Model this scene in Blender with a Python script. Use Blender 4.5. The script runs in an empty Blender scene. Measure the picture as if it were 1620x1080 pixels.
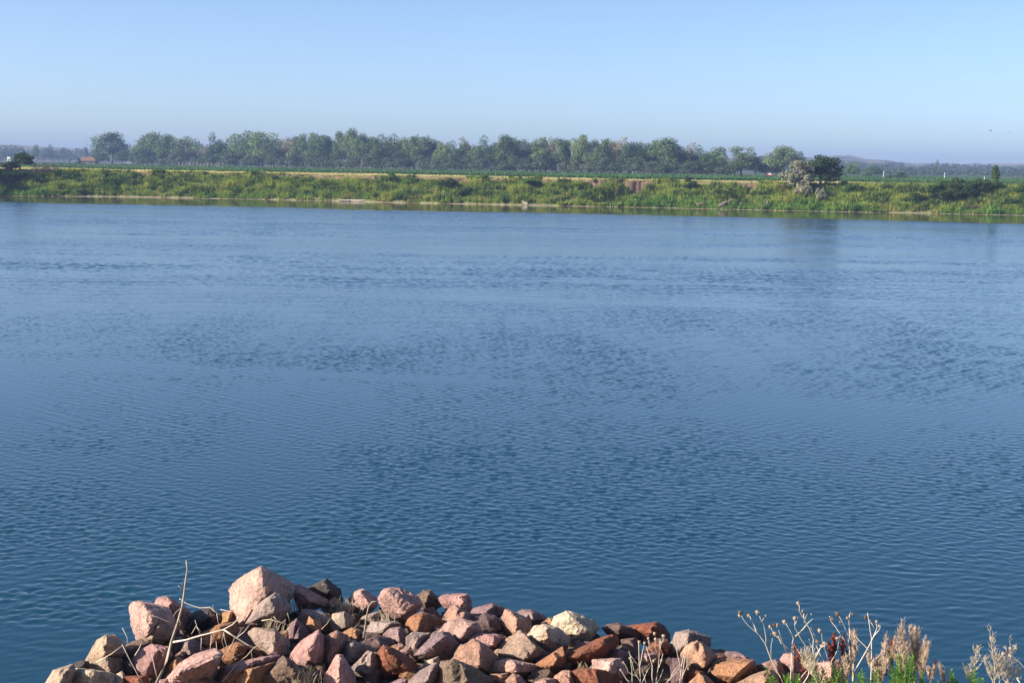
import bpy, bmesh, math, random
import numpy as np
from mathutils import Vector, Matrix
R = math.radians
scene = bpy.context.scene
COL = scene.collection

# ------------------------------------------------------------------ camera
FPX = 2225.0                      # focal length in pixels of the 1620 x 1080 photograph
CAM_H = 8.0
TH, RO = math.atan(277.0/FPX), math.atan(22.0/1620.0)
Fw = Vector((0, math.cos(TH), -math.sin(TH)))
R0 = Vector((1, 0, 0)); U0 = Vector((0, math.sin(TH), math.cos(TH)))
RT = R0*math.cos(RO) + U0*math.sin(RO)
UP = U0*math.cos(RO) - R0*math.sin(RO)
cam_d = bpy.data.cameras.new("camera"); cam = bpy.data.objects.new("camera", cam_d); COL.objects.link(cam)
cam_d.sensor_width = 36.0; cam_d.lens = 36.0*FPX/1620.0
cam_d.clip_start = 0.1; cam_d.clip_end = 9000.0
M = Matrix((RT, UP, -Fw)).transposed().to_4x4(); M.translation = (0, 0, CAM_H)
cam.matrix_world = M
scene.camera = cam

# ------------------------------------------------------------------ sky, sun, exposure
SUN_EL, SUN_AZ = 26.0, 255.0      # azimuth clockwise from +Y: low morning sun on the left, a little behind the camera
world = bpy.data.worlds.new("World"); scene.world = world; world.use_nodes = True
wn = world.node_tree.nodes; wl = world.node_tree.links; wn.clear()
sky = wn.new("ShaderNodeTexSky"); sky.sky_type = 'NISHITA'; sky.sun_disc = False
sky.sun_elevation = R(SUN_EL); sky.sun_rotation = R(SUN_AZ)
sky.altitude = 0; sky.air_density = 0.55; sky.dust_density = 0.95; sky.ozone_density = 2.2
bg = wn.new("ShaderNodeBackground"); bg.inputs['Strength'].default_value = 0.10
wo = wn.new("ShaderNodeOutputWorld")
wl.new(sky.outputs[0], bg.inputs[0]); wl.new(bg.outputs[0], wo.inputs[0])
sun_d = bpy.data.lights.new("sun", 'SUN'); sun_d.energy = 5.0; sun_d.angle = R(0.5); sun_d.color = (1.0, 0.90, 0.76)
sun = bpy.data.objects.new("sun", sun_d); COL.objects.link(sun)
sv = Vector((math.sin(R(SUN_AZ))*math.cos(R(SUN_EL)), math.cos(R(SUN_AZ))*math.cos(R(SUN_EL)), math.sin(R(SUN_EL))))
sun.rotation_euler = sv.to_track_quat('Z', 'Y').to_euler(); sun.location = (-60, 20, 60)
scene.view_settings.view_transform = 'Standard'; scene.view_settings.look = 'None'
scene.view_settings.gamma = 1.0; scene.view_settings.use_curve_mapping = False
scene.view_settings.exposure = 1.10
scene.cycles.use_denoising = True
scene.cycles.max_bounces = 6; scene.cycles.diffuse_bounces = 1; scene.cycles.transparent_max_bounces = 4
scene.cycles.volume_bounces = 0

# ------------------------------------------------------------------ helpers
rng = np.random.default_rng(7)
random.seed(7)
def ray(px, py):
    "direction through a photograph pixel, scaled so that y = 1"
    d = Fw + RT*((px-810.0)/FPX) - UP*((py-540.0)/FPX)
    return d/d.y
def at(px, py, Y):
    d = ray(px, py); return Vector((d.x*Y, Y, CAM_H + d.z*Y))
def at_z(px, py, z):
    d = ray(px, py); return at(px, py, (z-CAM_H)/d.z)

def mesh(name, verts, faces, mat=None, smooth=False, colors=None):
    m = bpy.data.meshes.new(name)
    verts = np.asarray(verts, dtype=np.float32)
    if isinstance(faces, np.ndarray):
        n, k = faces.shape
        m.vertices.add(len(verts)); m.vertices.foreach_set('co', verts.ravel())
        m.loops.add(n*k); m.loops.foreach_set('vertex_index', faces.astype(np.int32).ravel())
        m.polygons.add(n); m.polygons.foreach_set('loop_start', np.arange(0, n*k, k, dtype=np.int32))
        m.update(calc_edges=True)
    else:
        m.from_pydata([tuple(map(float, v)) for v in verts], [], faces)
    m.validate()
    if colors is not None:
        a = m.color_attributes.new('tint', 'FLOAT_COLOR', 'POINT')
        c = np.ones((len(verts), 4), np.float32); c[:, :3] = colors
        a.data.foreach_set('color', c.ravel())
    m.polygons.foreach_set('use_smooth', [smooth]*len(m.polygons))
    if mat: m.materials.append(mat)
    m.update()
    return m
def obj(name, me, parent=None, loc=None):
    o = bpy.data.objects.new(name, me); COL.objects.link(o)
    if parent: o.parent = parent
    if loc is not None: o.location = loc
    return o
def tag(o, label, cat=None, group=None, kind=None):
    o['label'] = label
    if cat: o['category'] = cat
    if group: o['group'] = group
    if kind: o['kind'] = kind
    return o
def empty(name, loc):
    o = bpy.data.objects.new(name, None); COL.objects.link(o); o.location = loc; o.empty_display_size = 0.3
    return o

class MB:
    "collects shapes and links them as ONE mesh"
    def __init__(s): s.v = []; s.f = []; s.c = []
    def add(s, v, f, col=None):
        o = len(s.v); s.v += [tuple(p) for p in v]; s.f += [tuple(i+o for i in q) for q in f]
        s.c += [col if col else (1, 1, 1)]*len(v)
    def tube(s, pts, rad, n=5, col=None, cap=True):
        pts = [Vector(p) for p in pts]; vs = []; fs = []
        up = Vector((0.31, 0.17, 0.93))
        for i, p in enumerate(pts):
            d = (pts[min(i+1, len(pts)-1)] - pts[max(i-1, 0)]).normalized()
            a = d.cross(up)
            if a.length < 0.05: a = d.cross(Vector((1, 0, 0)))
            a.normalize(); b = d.cross(a)
            r = rad[i] if hasattr(rad, '__len__') else rad
            for k in range(n):
                t = 2*math.pi*k/n; vs.append(p + a*(math.cos(t)*r) + b*(math.sin(t)*r))
        for i in range(len(pts)-1):
            for k in range(n):
                fs.append((i*n+k, i*n+(k+1) % n, (i+1)*n+(k+1) % n, (i+1)*n+k))
        if cap:
            fs.append(tuple(range(n-1, -1, -1))); fs.append(tuple((len(pts)-1)*n+k for k in range(n)))
        s.add(vs, fs, col)
    def box(s, c, d, rz=0.0, col=None, taper=1.0):
        cs, sn = math.cos(rz), math.sin(rz); v = []
        for z in (-1, 1):
            k = taper if z > 0 else 1.0
            for x, y in ((-1, -1), (1, -1), (1, 1), (-1, 1)):
                x_, y_ = x*d[0]/2*k, y*d[1]/2*k
                v.append((c[0]+x_*cs-y_*sn, c[1]+x_*sn+y_*cs, c[2]+z*d[2]/2))
        s.add(v, [(3, 2, 1, 0), (4, 5, 6, 7), (0, 1, 5, 4), (1, 2, 6, 5), (2, 3, 7, 6), (3, 0, 4, 7)], col)
    def ball(s, c, r, sq=(1, 1, 1), n=6, m=4, col=None):
        v = []; f = []
        for i in range(m+1):
            ph = math.pi*i/m
            for k in range(n):
                t = 2*math.pi*k/n
                v.append((c[0]+r*sq[0]*math.sin(ph)*math.cos(t), c[1]+r*sq[1]*math.sin(ph)*math.sin(t), c[2]+r*sq[2]*math.cos(ph)))
        for i in range(m):
            for k in range(n): f.append((i*n+k, (i+1)*n+k, (i+1)*n+(k+1) % n, i*n+(k+1) % n))
        s.add(v, f, col)
    def build(s, name, mat, parent=None, smooth=False, loc=None):
        off = Vector(loc) if loc is not None else Vector((0, 0, 0))
        v = np.array(s.v, np.float32) - np.array(off, np.float32)
        return obj(name, mesh(name, v, s.f, mat, smooth, np.array(s.c, np.float32)), parent, None if parent else (loc if loc is not None else None))

def _hash(i, j, k, seed):
    h = (i.astype(np.int64)*374761393 + j.astype(np.int64)*668265263 + k.astype(np.int64)*2147483647 + seed*974711) & 0x7fffffff
    h = ((h ^ (h >> 13))*1274126177) & 0x7fffffff
    return ((h ^ (h >> 16)) & 0xffff)/65535.0
def vnoise(p, seed=0):
    "smooth value noise in -1..1 for an (n,3) array"
    p = np.asarray(p, float); i = np.floor(p).astype(np.int64); f = p-i; f = f*f*f*(f*(f*6-15)+10)
    x, y, z = i[:, 0], i[:, 1], i[:, 2]; fx, fy, fz = f[:, 0], f[:, 1], f[:, 2]
    def L(a, b, t): return a+(b-a)*t
    r = L(L(L(_hash(x, y, z, seed), _hash(x+1, y, z, seed), fx), L(_hash(x, y+1, z, seed), _hash(x+1, y+1, z, seed), fx), fy),
          L(L(_hash(x, y, z+1, seed), _hash(x+1, y, z+1, seed), fx), L(_hash(x, y+1, z+1, seed), _hash(x+1, y+1, z+1, seed), fx), fy), fz)
    return r*2-1
def fbm(p, seed=0, oct=4, gain=0.5):
    p = np.asarray(p, float); a = 1.0; s = np.zeros(len(p)); t = 0
    for o in range(oct):
        s += a*vnoise(p*(2**o)+o*17.3, seed+o); t += a; a *= gain
    return s/t
def n2(x, y, seed=0, oct=3):
    x = np.atleast_1d(np.asarray(x, float)); y = np.atleast_1d(np.asarray(y, float))
    x, y = np.broadcast_arrays(x, y)
    return fbm(np.stack([x.ravel(), y.ravel(), np.full(x.size, 0.37)], 1), seed, oct).reshape(x.shape)
def sstep(a, b, x):
    t = np.clip((np.asarray(x, float)-a)/(b-a), 0, 1); return t*t*(3-2*t)

# ---- materials
def new_mat(name):
    m = bpy.data.materials.new(name); m.use_nodes = True
    nt = m.node_tree; b = nt.nodes['Principled BSDF']
    return m, nt, b
def N(nt, typ, **kw):
    n = nt.nodes.new(typ)
    for k, v in kw.items():
        if k in n.inputs: n.inputs[k].default_value = v
        else: setattr(n, k, v)
    return n
def ramp(nt, stops):
    r = nt.nodes.new('ShaderNodeValToRGB'); e = r.color_ramp.elements
    while len(e) < len(stops): e.new(0.5)
    for s, (p, c) in zip(e, stops): s.position = p; s.color = (*c, 1) if len(c) == 3 else c
    return r
def mix(nt, fac, a, b, mode='MIX'):
    m = nt.nodes.new('ShaderNodeMix'); m.data_type = 'RGBA'; m.blend_type = mode
    for sock, v in ((m.inputs[0], fac), (m.inputs[6], a), (m.inputs[7], b)):
        if isinstance(v, bpy.types.NodeSocket): nt.links.new(v, sock)
        elif isinstance(v, (int, float)): sock.default_value = v if sock.type == 'VALUE' else (v, v, v, 1)
        else: sock.default_value = (*v, 1)
    return m.outputs[2]
def math_(nt, op, a, b=None, c=None):
    m = nt.nodes.new('ShaderNodeMath'); m.operation = op
    for s, v in zip(m.inputs, (a, b, c)):
        if v is None: continue
        if isinstance(v, bpy.types.NodeSocket): nt.links.new(v, s)
        else: s.default_value = v
    return m.outputs[0]
def simple(name, col, rough=0.8, nscale=8.0, var=0.25, metal=0.0):
    m, nt, b = new_mat(name)
    tc = N(nt, 'ShaderNodeTexCoord'); n = N(nt, 'ShaderNodeTexNoise', Scale=nscale, Detail=5.0)
    nt.links.new(tc.outputs['Object'], n.inputs['Vector'])
    r = ramp(nt, [(0.3, tuple(c*(1-var) for c in col)), (0.7, tuple(min(1, c*(1+var)) for c in col))])
    nt.links.new(n.outputs[0], r.inputs[0]); nt.links.new(r.outputs[0], b.inputs['Base Color'])
    b.inputs['Roughness'].default_value = rough; b.inputs['Metallic'].default_value = metal
    return m
def foliage_mat(name, col, trans=0.25, var=0.35):
    "leaf material: per-leaf tint attribute times a base colour, slightly different on every object"
    m, nt, b = new_mat(name)
    at_ = N(nt, 'ShaderNodeAttribute', attribute_name='tint')
    oi = N(nt, 'ShaderNodeObjectInfo')
    r = ramp(nt, [(0.0, (1-var, 1-var*0.8, 1-var)), (0.5, (1, 1, 1)), (1.0, (1+var, 1+var*0.8, 1+var*0.5))])
    nt.links.new(oi.outputs['Random'], r.inputs[0])
    c = mix(nt, 1.0, at_.outputs['Color'], col, 'MULTIPLY'); c = mix(nt, 1.0, c, r.outputs[0], 'MULTIPLY')
    nt.links.new(c, b.inputs['Base Color']); b.inputs['Roughness'].default_value = 0.6
    b.inputs['Specular IOR Level'].default_value = 0.25
    tr = N(nt, 'ShaderNodeBsdfTranslucent'); c2 = mix(nt, 1.0, c, (1.25, 1.35, 0.6), 'MULTIPLY'); nt.links.new(c2, tr.inputs[0])
    ms = N(nt, 'ShaderNodeMixShader'); ms.inputs[0].default_value = trans
    nt.links.new(b.outputs[0], ms.inputs[1]); nt.links.new(tr.outputs[0], ms.inputs[2])
    out = nt.nodes['Material Output']; nt.links.new(ms.outputs[0], out.inputs[0])
    return m
def leaf_quads(c, nrm, size, asp=0.75, jit=0.5):
    "one small diamond leaf clump per centre"
    n = len(c); nrm = nrm + rng.normal(0, jit, (n, 3)); nrm /= np.linalg.norm(nrm, axis=1)[:, None]+1e-9
    t = rng.normal(0, 1, (n, 3)); a = np.cross(nrm, t); a /= np.linalg.norm(a, axis=1)[:, None]+1e-9
    b = np.cross(nrm, a); s = np.asarray(size)[:, None]
    v = np.stack([c-a*s*0.5, c-b*s*0.5*asp+nrm*s*0.08, c+a*s*0.5, c+b*s*0.5*asp+nrm*s*0.08], 1).reshape(-1, 3)
    return v, np.arange(4*n).reshape(n, 4)
ORD = 'first second third fourth fifth sixth seventh eighth ninth tenth eleventh twelfth thirteenth fourteenth fifteenth sixteenth seventeenth eighteenth nineteenth'.split()
TENS = {2: 'twent', 3: 'thirt', 4: 'fort', 5: 'fift', 6: 'sixt', 7: 'sevent', 8: 'eight', 9: 'ninet'}
def ordinal(n):
    if n < 20: return ORD[n-1]
    return TENS[n//10]+'ieth' if n % 10 == 0 else TENS[n//10]+'y-'+ORD[n % 10-1]
# ------------------------------------------------------------------ the lie of the land (all read off the photograph, in metres)
def poly(pts): a = np.array(pts, float); return a[:, 0], a[:, 1]
_wx, _wy = poly([(0, 310), (190, 311.6), (400, 315.5), (590, 320), (800, 324.4), (1000, 328), (1200, 332.5), (1400, 336.5), (1620, 341)])
_pts = [at_z(x, y, 0.0) for x, y in zip(_wx, _wy)]
WA = np.array([p.x/p.y for p in _pts]); WY = np.array([p.y for p in _pts])
def Yw(a):
    "distance of the far waterline in the direction a = x / y"
    a = np.asarray(a, float); r = np.interp(a, WA, WY)
    r = r + np.where(a < WA[0], (a-WA[0])*-30, 0) + np.where(a > WA[-1], (a-WA[-1])*-60, 0)
    return r + 0.9*n2(a*60, 0*a, 3) + 0.5*n2(a*260, 0*a, 4)
TB = 8.5                                         # width of the bank slope
_ex, _ey = poly([(0, 267.6), (84, 270), (190, 271.6), (400, 275.8), (590, 279), (800, 283), (1000, 287), (1200, 290.6), (1400, 293), (1620, 296)])
_ez = [at(x, y, float(np.interp((x-810)/FPX, WA, WY))+TB+0.5) for x, y in zip(_ex, _ey)]
EA = np.array([p.x/p.y for p in _ez]); EZ = np.array([p.z for p in _ez])
_c = np.polyfit(EA, EZ, 1)
def Zedge(a): return np.polyval(_c, np.clip(a, -0.6, 0.6))
def Zg(a): return Zedge(a) + 0.15
def px_a(px): return (px-810.0)/FPX
_fx, _fy = poly([(-200, 260), (0, 264), (185, 268.7), (395, 272.5), (595, 275.7), (795, 279.7), (995, 284), (1195, 287), (1400, 289), (1800, 294)])
def Yfield(a):
    px = np.asarray(a, float)*FPX+810; y = np.interp(px, _fx, _fy)
    hz = 263 + (px-810)*22/1620.0
    return (8-Zg(a))*FPX*1.015/(y-hz)
def Ytree(px):
    below = 4.0 + 5.2*px/1200.0
    return (8-(float(Zg(px_a(px)))+0.45))*FPX*1.015/below
def bank_z(a, t):
    "height of the far bank, t metres behind the waterline"
    a = np.asarray(a, float); t = np.asarray(t, float); X = a*290.0
    ze = Zedge(a)
    ed = TB + 0.9*n2(X*0.11, 0*X, 11) + 0.5*n2(X*0.5, 0*X, 12)           # ragged edge
    s = np.clip((t-0.8)/(ed-0.8), 0, 1)
    z = np.where(t < 0, t*0.25, np.where(t < 0.8, t*0.16, 0.13+(ze-0.55-0.13)*s**0.92))
    bell = np.clip(s*(1-s)*4, 0, 1)
    z = z + bell*(0.75*n2(X*0.16, t*0.3, 13) + 0.35*n2(X*0.5, t*0.5, 14))
    for (px, w, d, k) in GULLY:
        xg = px_a(px)*290.0
        z = z - d*np.exp(-((X-xg-k*(t-4.5))/w)**2)*np.clip(s*3, 0, 1)*np.clip((1.25-s)*2, 0, 1)*(t < ed+4)
    sc = sstep(0, 0.35, t-ed)                                            # the little earth scarp under the turf
    flat = ze + 0.15*sstep(8, 60, t) + 0.07*n2(X*0.3, t*0.3, 15)
    return z*(1-sc) + flat*sc
GULLY = [(972, 2.8, 2.7, 1.1), (912, 1.4, 1.7, 0.9), (1168, 1.4, 0.9, 0.5), (432, 2.0, 0.9, -0.9), (700, 4.0, 0.7, 0.8), (240, 5.0, 0.7, 0.8), (1025, 2.0, 0.9, 0.5), (575, 1.5, 0.6, .4)]

# ------------------------------------------------------------------ setting
# river water
mw, nt, b = new_mat('water')
tc = N(nt, 'ShaderNodeTexCoord'); sp = N(nt, 'ShaderNodeSeparateXYZ'); nt.links.new(tc.outputs['Object'], sp.inputs[0])
def wnoise(scale, sx, detail=2.0, rot=0.0, off=0.0, dist=0.0, rough=0.5):
    mp = N(nt, 'ShaderNodeMapping'); mp.inputs['Scale'].default_value = (sx, 1, 1); mp.inputs['Rotation'].default_value = (0, 0, rot)
    mp.inputs['Location'].default_value = (off, off*0.7, 0)
    nt.links.new(tc.outputs['Object'], mp.inputs['Vector'])
    n = N(nt, 'ShaderNodeTexNoise', Scale=scale, Detail=detail, Distortion=dist, Roughness=rough); nt.links.new(mp.outputs[0], n.inputs['Vector'])
    return n.outputs[0]
def mapr(v, a, b_, c, d, smooth=True):
    m = N(nt, 'ShaderNodeMapRange'); m.interpolation_type = 'SMOOTHSTEP' if smooth else 'LINEAR'
    nt.links.new(v, m.inputs['Value'])
    for k, x in zip(('From Min', 'From Max', 'To Min', 'To Max'), (a, b_, c, d)): m.inputs[k].default_value = x
    return m.outputs[0]
_pc = np.polyfit(WA*WY, WY, 1)
far = math_(nt, 'SUBTRACT', math_(nt, 'MULTIPLY_ADD', sp.outputs[0], float(_pc[0]), float(_pc[1])), sp.outputs[1])   # metres from the far shore
far = math_(nt, 'ADD', far, mapr(wnoise(0.035, 0.5, 3.0, 0.0, 3.1), 0.2, 0.8, -7, 7, False))
farmask = mapr(far, 45, 49, 0.004, 1.0)
patch = mapr(wnoise(0.05, 0.30, 4.0, 0.03, 8.7, 0.6, 0.6), 0.30, 0.70, 0.45, 1.45)
boil = mapr(wnoise(0.16, 0.45, 3.0, 0.08, 1.7, 1.2, 0.6), 0.35, 0.60, 0.55, 1.15)
hh = math_(nt, 'MULTIPLY', math_(nt, 'MULTIPLY', wnoise(7.0, 0.6, 2.0, 0.1, 4.0, 0.5), mapr(sp.outputs[1], 26, 34, 0.0012, 0.006)), farmask)   # fine ripple skin on the modelled waves
# beyond the modelled waves, far off to either side, the same chop as a bump
aside = mapr(math_(nt, 'SUBTRACT', math_(nt, 'ABSOLUTE', sp.outputs[0]), math_(nt, 'MULTIPLY_ADD', sp.outputs[1], 0.43, 0.43*11.0)), -0.6, 0.6, 0.0, 1.0)
hh = math_(nt, 'ADD', hh, math_(nt, 'MULTIPLY', math_(nt, 'MULTIPLY', math_(nt, 'POWER', mapr(wnoise(2.1, 0.75, 2.0, -0.05, 5.0, 0.5), 0.28, 0.74, 0.0, 1.0, False), 2.2), 0.06), math_(nt, 'MULTIPLY', aside, farmask)))
bp = N(nt, 'ShaderNodeBump'); bp.inputs['Strength'].default_value = 1.0; bp.inputs['Distance'].default_value = 1.0
nt.links.new(hh, bp.inputs['Height']); nt.links.new(bp.outputs[0], b.inputs['Normal'])
nt.links.new(mix(nt, farmask, (0.040, 0.036, 0.014), (0.005, 0.041, 0.075)), b.inputs['Base Color'])       # calm band under the far bank tinted olive-brown to imitate the bank's reflection
nt.links.new(math_(nt, 'ADD', math_(nt, 'MULTIPLY', math_(nt, 'MULTIPLY', mapr(sp.outputs[1], 30, 180, 0.05, 0.13, False), farmask), mapr(patch, 0.45, 1.45, 0.75, 1.15, False)), math_(nt, 'MULTIPLY_ADD', farmask, -0.05, 0.08)), b.inputs['Roughness'])
b.inputs['IOR'].default_value = 1.333; b.inputs['Specular IOR Level'].default_value = 0.5
def waves(X, Y, n, l0, l1, spread, turn, seed):
    "sum of n short wind waves with wavelengths l0..l1, scaled to unit slope"
    g = np.random.default_rng(seed); H = np.zeros_like(X); S = 0
    for k in range(n):
        lam = l0*(l1/l0)**g.random(); th = math.pi/2 + g.normal(0, spread) + turn; k0 = 2*math.pi/lam; a_ = lam*g.uniform(.5, 1.3)
        H += a_*np.sin(k0*(X*math.cos(th)+Y*math.sin(th))+g.uniform(0, 6.28)); S += (a_*k0)**2/2
    return H/math.sqrt(S)
def wave_h(X, Y):
    "height of the choppy water: three bands of wind waves, grouped in patches and gusts"
    p1 = n2(X*0.10, Y*0.05, 81, 4); p2 = n2(X*0.35, Y*0.14, 82, 3); p3 = n2(X*0.012, Y*0.05, 86, 4); p4 = n2(X*0.03, Y*0.16, 87, 3)
    gust = np.clip(1+0.9*p1+0.75*p2+0.45*p3, 0.25, 1.9)
    slick = 1-0.5*sstep(.12, .36, n2(X*0.028+3, Y*0.20+X*0.035, 89, 3))*sstep(30, 40, Y); gust = gust*slick
    gfar = slick*np.clip(1.0+.9*p3+1.1*p4+.6*p1, 0.3, 1.8)
    edge = Y + 3.5*n2(X*0.12, Y*0.1, 83, 3) + 0.25*X*(X > 0)
    m_ = 0.10 + 0.90*sstep(25.0, 30.5, edge)
    m_ = np.maximum(m_, 0.8*sstep(.22, .45, n2(X*0.16+4, Y*0.3, 84, 3))*sstep(21, 24, Y))
    def band(lo, hi, *k):
        r = (Y[0] >= lo) & (Y[0] <= hi); H = np.zeros_like(X); H[:, r] = waves(X[:, r], Y[:, r], *k); return H
    H = (band(0, 60, 34, 0.13, 0.28, .85, .12, 41)*0.070*(1-sstep(36, 58, Y)) + band(0, 131, 44, 0.21, 0.56, .85, .10, 42)*0.078)*gust*m_*(1-sstep(60, 130, Y)) \
        + (band(45, 400, 34, 0.42, 1.0, .75, .08, 43)*0.068 + band(45, 400, 16, 1.2, 3.0, .40, .05, 44)*0.022)*gfar*sstep(50, 120, Y)
    calm = 0.030*(1-sstep(26, 36, edge))*np.clip(0.8+1.5*n2(X*0.22, Y*0.2, 85, 3), .08, 1.8)
    H = H + band(0, 37, 34, 0.20, 0.60, .42, .14, 45)*calm*1.25
    fs = np.interp(X, WA*WY, WY) - Y + 7*n2(X*0.02, Y*0.035, 88, 3)                     # metres to the far shore: it lies calm under the bank
    return H*sstep(43, 50, fs)
WID = 11.0                                     # the modelled waves reach well past both sides of the view
def sheet(yy, aa, hf):
    A_, Y_ = np.meshgrid(aa, yy, indexing='ij'); X_ = A_*(Y_+WID)
    return A_, np.stack([X_, Y_, hf(X_, Y_)], -1)
yy = np.concatenate([np.linspace(15, 40, 460, endpoint=False), np.linspace(40, 112, 800, endpoint=False), np.linspace(112, 262, 640)])
A_, V1 = sheet(yy, np.linspace(-0.43, 0.43, 1120), wave_h)
ii = np.arange(A_.size).reshape(A_.shape); F1 = np.stack([ii[:-1, :-1], ii[1:, :-1], ii[1:, 1:], ii[:-1, 1:]], -1).reshape(-1, 4)
b0 = A_.size; e_ = 0.43
ext = np.array([(-e_*(15+WID), 15, 0), (e_*(15+WID), 15, 0), (e_*(262+WID), 262, 0), (-e_*(262+WID), 262, 0), (-900, 15, 0), (900, 15, 0), (900, 262, 0), (-900, 262, 0), (900, 420, 0), (-900, 420, 0), (-900, -8, 0), (900, -8, 0)], float)
F2 = np.array([(4, 0, 3, 7), (1, 5, 6, 2), (7, 6, 8, 9), (10, 11, 5, 4)])+b0
wv = np.concatenate([V1.reshape(-1, 3), ext]); wf = np.concatenate([F1, F2])
o = obj('river_water', mesh('river_water', wv, wf, mw, True)); tag(o, 'wide blue rippled river between the rocks and the far bank', kind='structure')

# far bank
def grid_obj(name, AA, TT, XYZ, mat, colors=None, smooth=True):
    n, k = AA.shape
    i = np.arange(n*k).reshape(n, k)
    f = np.stack([i[:-1, :-1], i[1:, :-1], i[1:, 1:], i[:-1, 1:]], -1).reshape(-1, 4)
    return obj(name, mesh(name, XYZ.reshape(-1, 3), f, mat, smooth, colors))
mb_, nt, b = new_mat('bank_earth')
tc = N(nt, 'ShaderNodeTexCoord'); g = N(nt, 'ShaderNodeSeparateXYZ'); nt.links.new(tc.outputs['Object'], g.inputs[0])
geo = N(nt, 'ShaderNodeNewGeometry'); gs = N(nt, 'ShaderNodeSeparateXYZ'); nt.links.new(geo.outputs['Normal'], gs.inputs[0])
n1 = N(nt, 'ShaderNodeTexNoise', Scale=0.6, Detail=6.0); nt.links.new(tc.outputs['Object'], n1.inputs[0])
earth = ramp(nt, [(0.3, (0.10, 0.068, 0.047)), (0.7, (0.19, 0.13, 0.09))]); nt.links.new(n1.outputs[0], earth.inputs[0])
turf = ramp(nt, [(0.3, (0.06, 0.085, 0.025)), (0.7, (0.13, 0.15, 0.05))]); nt.links.new(n1.outputs[0], turf.inputs[0])
strip = ramp(nt, [(0.3, (0.30, 0.26, 0.10)), (0.7, (0.40, 0.34, 0.15))])
n3 = N(nt, 'ShaderNodeTexNoise', Scale=0.15, Detail=5.0); nt.links.new(tc.outputs['Object'], n3.inputs[0]); nt.links.new(n3.outputs[0], strip.inputs[0])
sand = ramp(nt, [(0.3, (0.20, 0.155, 0.11)), (0.7, (0.36, 0.28, 0.20))]); nt.links.new(n1.outputs[0], sand.inputs[0])
def mr(v, a, b_, c=0.0, d=1.0):
    m = N(nt, 'ShaderNodeMapRange'); nt.links.new(v, m.inputs['Value'])
    for k, x in zip(('From Min', 'From Max', 'To Min', 'To Max'), (a, b_, c, d)): m.inputs[k].default_value = x
    return m.outputs[0]
c = mix(nt, mr(gs.outputs[2], 0.62, 0.80), earth.outputs[0], turf.outputs[0])
c = mix(nt, mr(g.outputs[2], 4.75, 5.0), c, mix(nt, mr(gs.outputs[2], 0.8, 0.95), earth.outputs[0], strip.outputs[0]))
c = mix(nt, mr(g.outputs[2], 0.10, 0.16), sand.outputs[0], c)
nt.links.new(c, b.inputs['Base Color']); b.inputs['Roughness'].default_value = 0.95; b.inputs['Specular IOR Level'].default_value = 0.1
aa = np.linspace(px_a(-260), px_a(1880), 1500)
tt = np.concatenate([np.linspace(-5, 0, 4), np.linspace(0.3, 11, 44), np.linspace(12, 150, 24)])
A2, T2 = np.meshgrid(aa, tt, indexing='ij')
Y2 = Yw(aa)[:, None] + T2
XYZ = np.stack([A2*Y2, Y2, bank_z(A2, T2)], -1)
o = grid_obj('far_bank', A2, T2, XYZ, mb_); tag(o, 'eroded grassy river bank on the far side of the water', kind='structure')

# farmland behind it, one sheet to the horizon
mf, nt, b = new_mat('farmland')
tc = N(nt, 'ShaderNodeTexCoord'); n1 = N(nt, 'ShaderNodeTexNoise', Scale=0.01, Detail=8.0); nt.links.new(tc.outputs['Object'], n1.inputs[0])
r = ramp(nt, [(0.3, (0.05, 0.07, 0.03)), (0.55, (0.085, 0.095, 0.045)), (0.75, (0.16, 0.14, 0.08))]); nt.links.new(n1.outputs[0], r.inputs[0])
nt.links.new(r.outputs[0], b.inputs['Base Color']); b.inputs['Roughness'].default_value = 1.0; b.inputs['Specular IOR Level'].default_value = 0.05
aa = np.linspace(-1.3, 1.3, 200); dd = np.concatenate([np.linspace(147, 500, 12), np.linspace(600, 5200, 14)])
A2, T2 = np.meshgrid(aa, dd, indexing='ij'); Y2 = Yw(aa)[:, None]*0+np.interp(aa, WA, WY)[:, None] + T2
zz = Zg(A2)*(1-sstep(900, 2500, Y2)) + 6.2*sstep(900, 2500, Y2) - 0.02
o = grid_obj('farmland', A2, T2, np.stack([A2*Y2, Y2, zz], -1), mf); tag(o, 'flat farmland stretching from the far bank to the hills', kind='structure')

# hills on the horizon
mh, nt, b = new_mat('hills')
tc = N(nt, 'ShaderNodeTexCoord'); n1 = N(nt, 'ShaderNodeTexNoise', Scale=0.012, Detail=8.0, Roughness=0.65); nt.links.new(tc.outputs['Object'], n1.inputs[0])
r = ramp(nt, [(0.42, (0.04, 0.06, 0.03)), (0.5, (0.16, 0.14, 0.07)), (0.7, (0.28, 0.22, 0.13))]); nt.links.new(n1.outputs[0], r.inputs[0])
nt.links.new(r.outputs[0], b.inputs['Base Color']); b.inputs['Roughness'].default_value = 1.0; b.inputs['Specular IOR Level'].default_value = 0.05
HP = [(-400, 234), (-150, 231), (0, 229), (60, 231), (120, 234), (190, 236), (300, 240), (420, 243), (600, 247), (900, 250), (1100, 249), (1190, 248), (1215, 245.5), (1260, 247), (1285, 249), (1320, 245), (1345, 245.5), (1372, 251), (1395, 252), (1440, 258), (1500, 258.5), (1560, 258.5), (1620, 258), (1760, 256), (2000, 258)]
hx, hy = poly(HP)
us = np.linspace(-400, 2000, 420); ds = np.linspace(0, 1, 22)
V = np.zeros((len(us), len(ds), 3))
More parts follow.
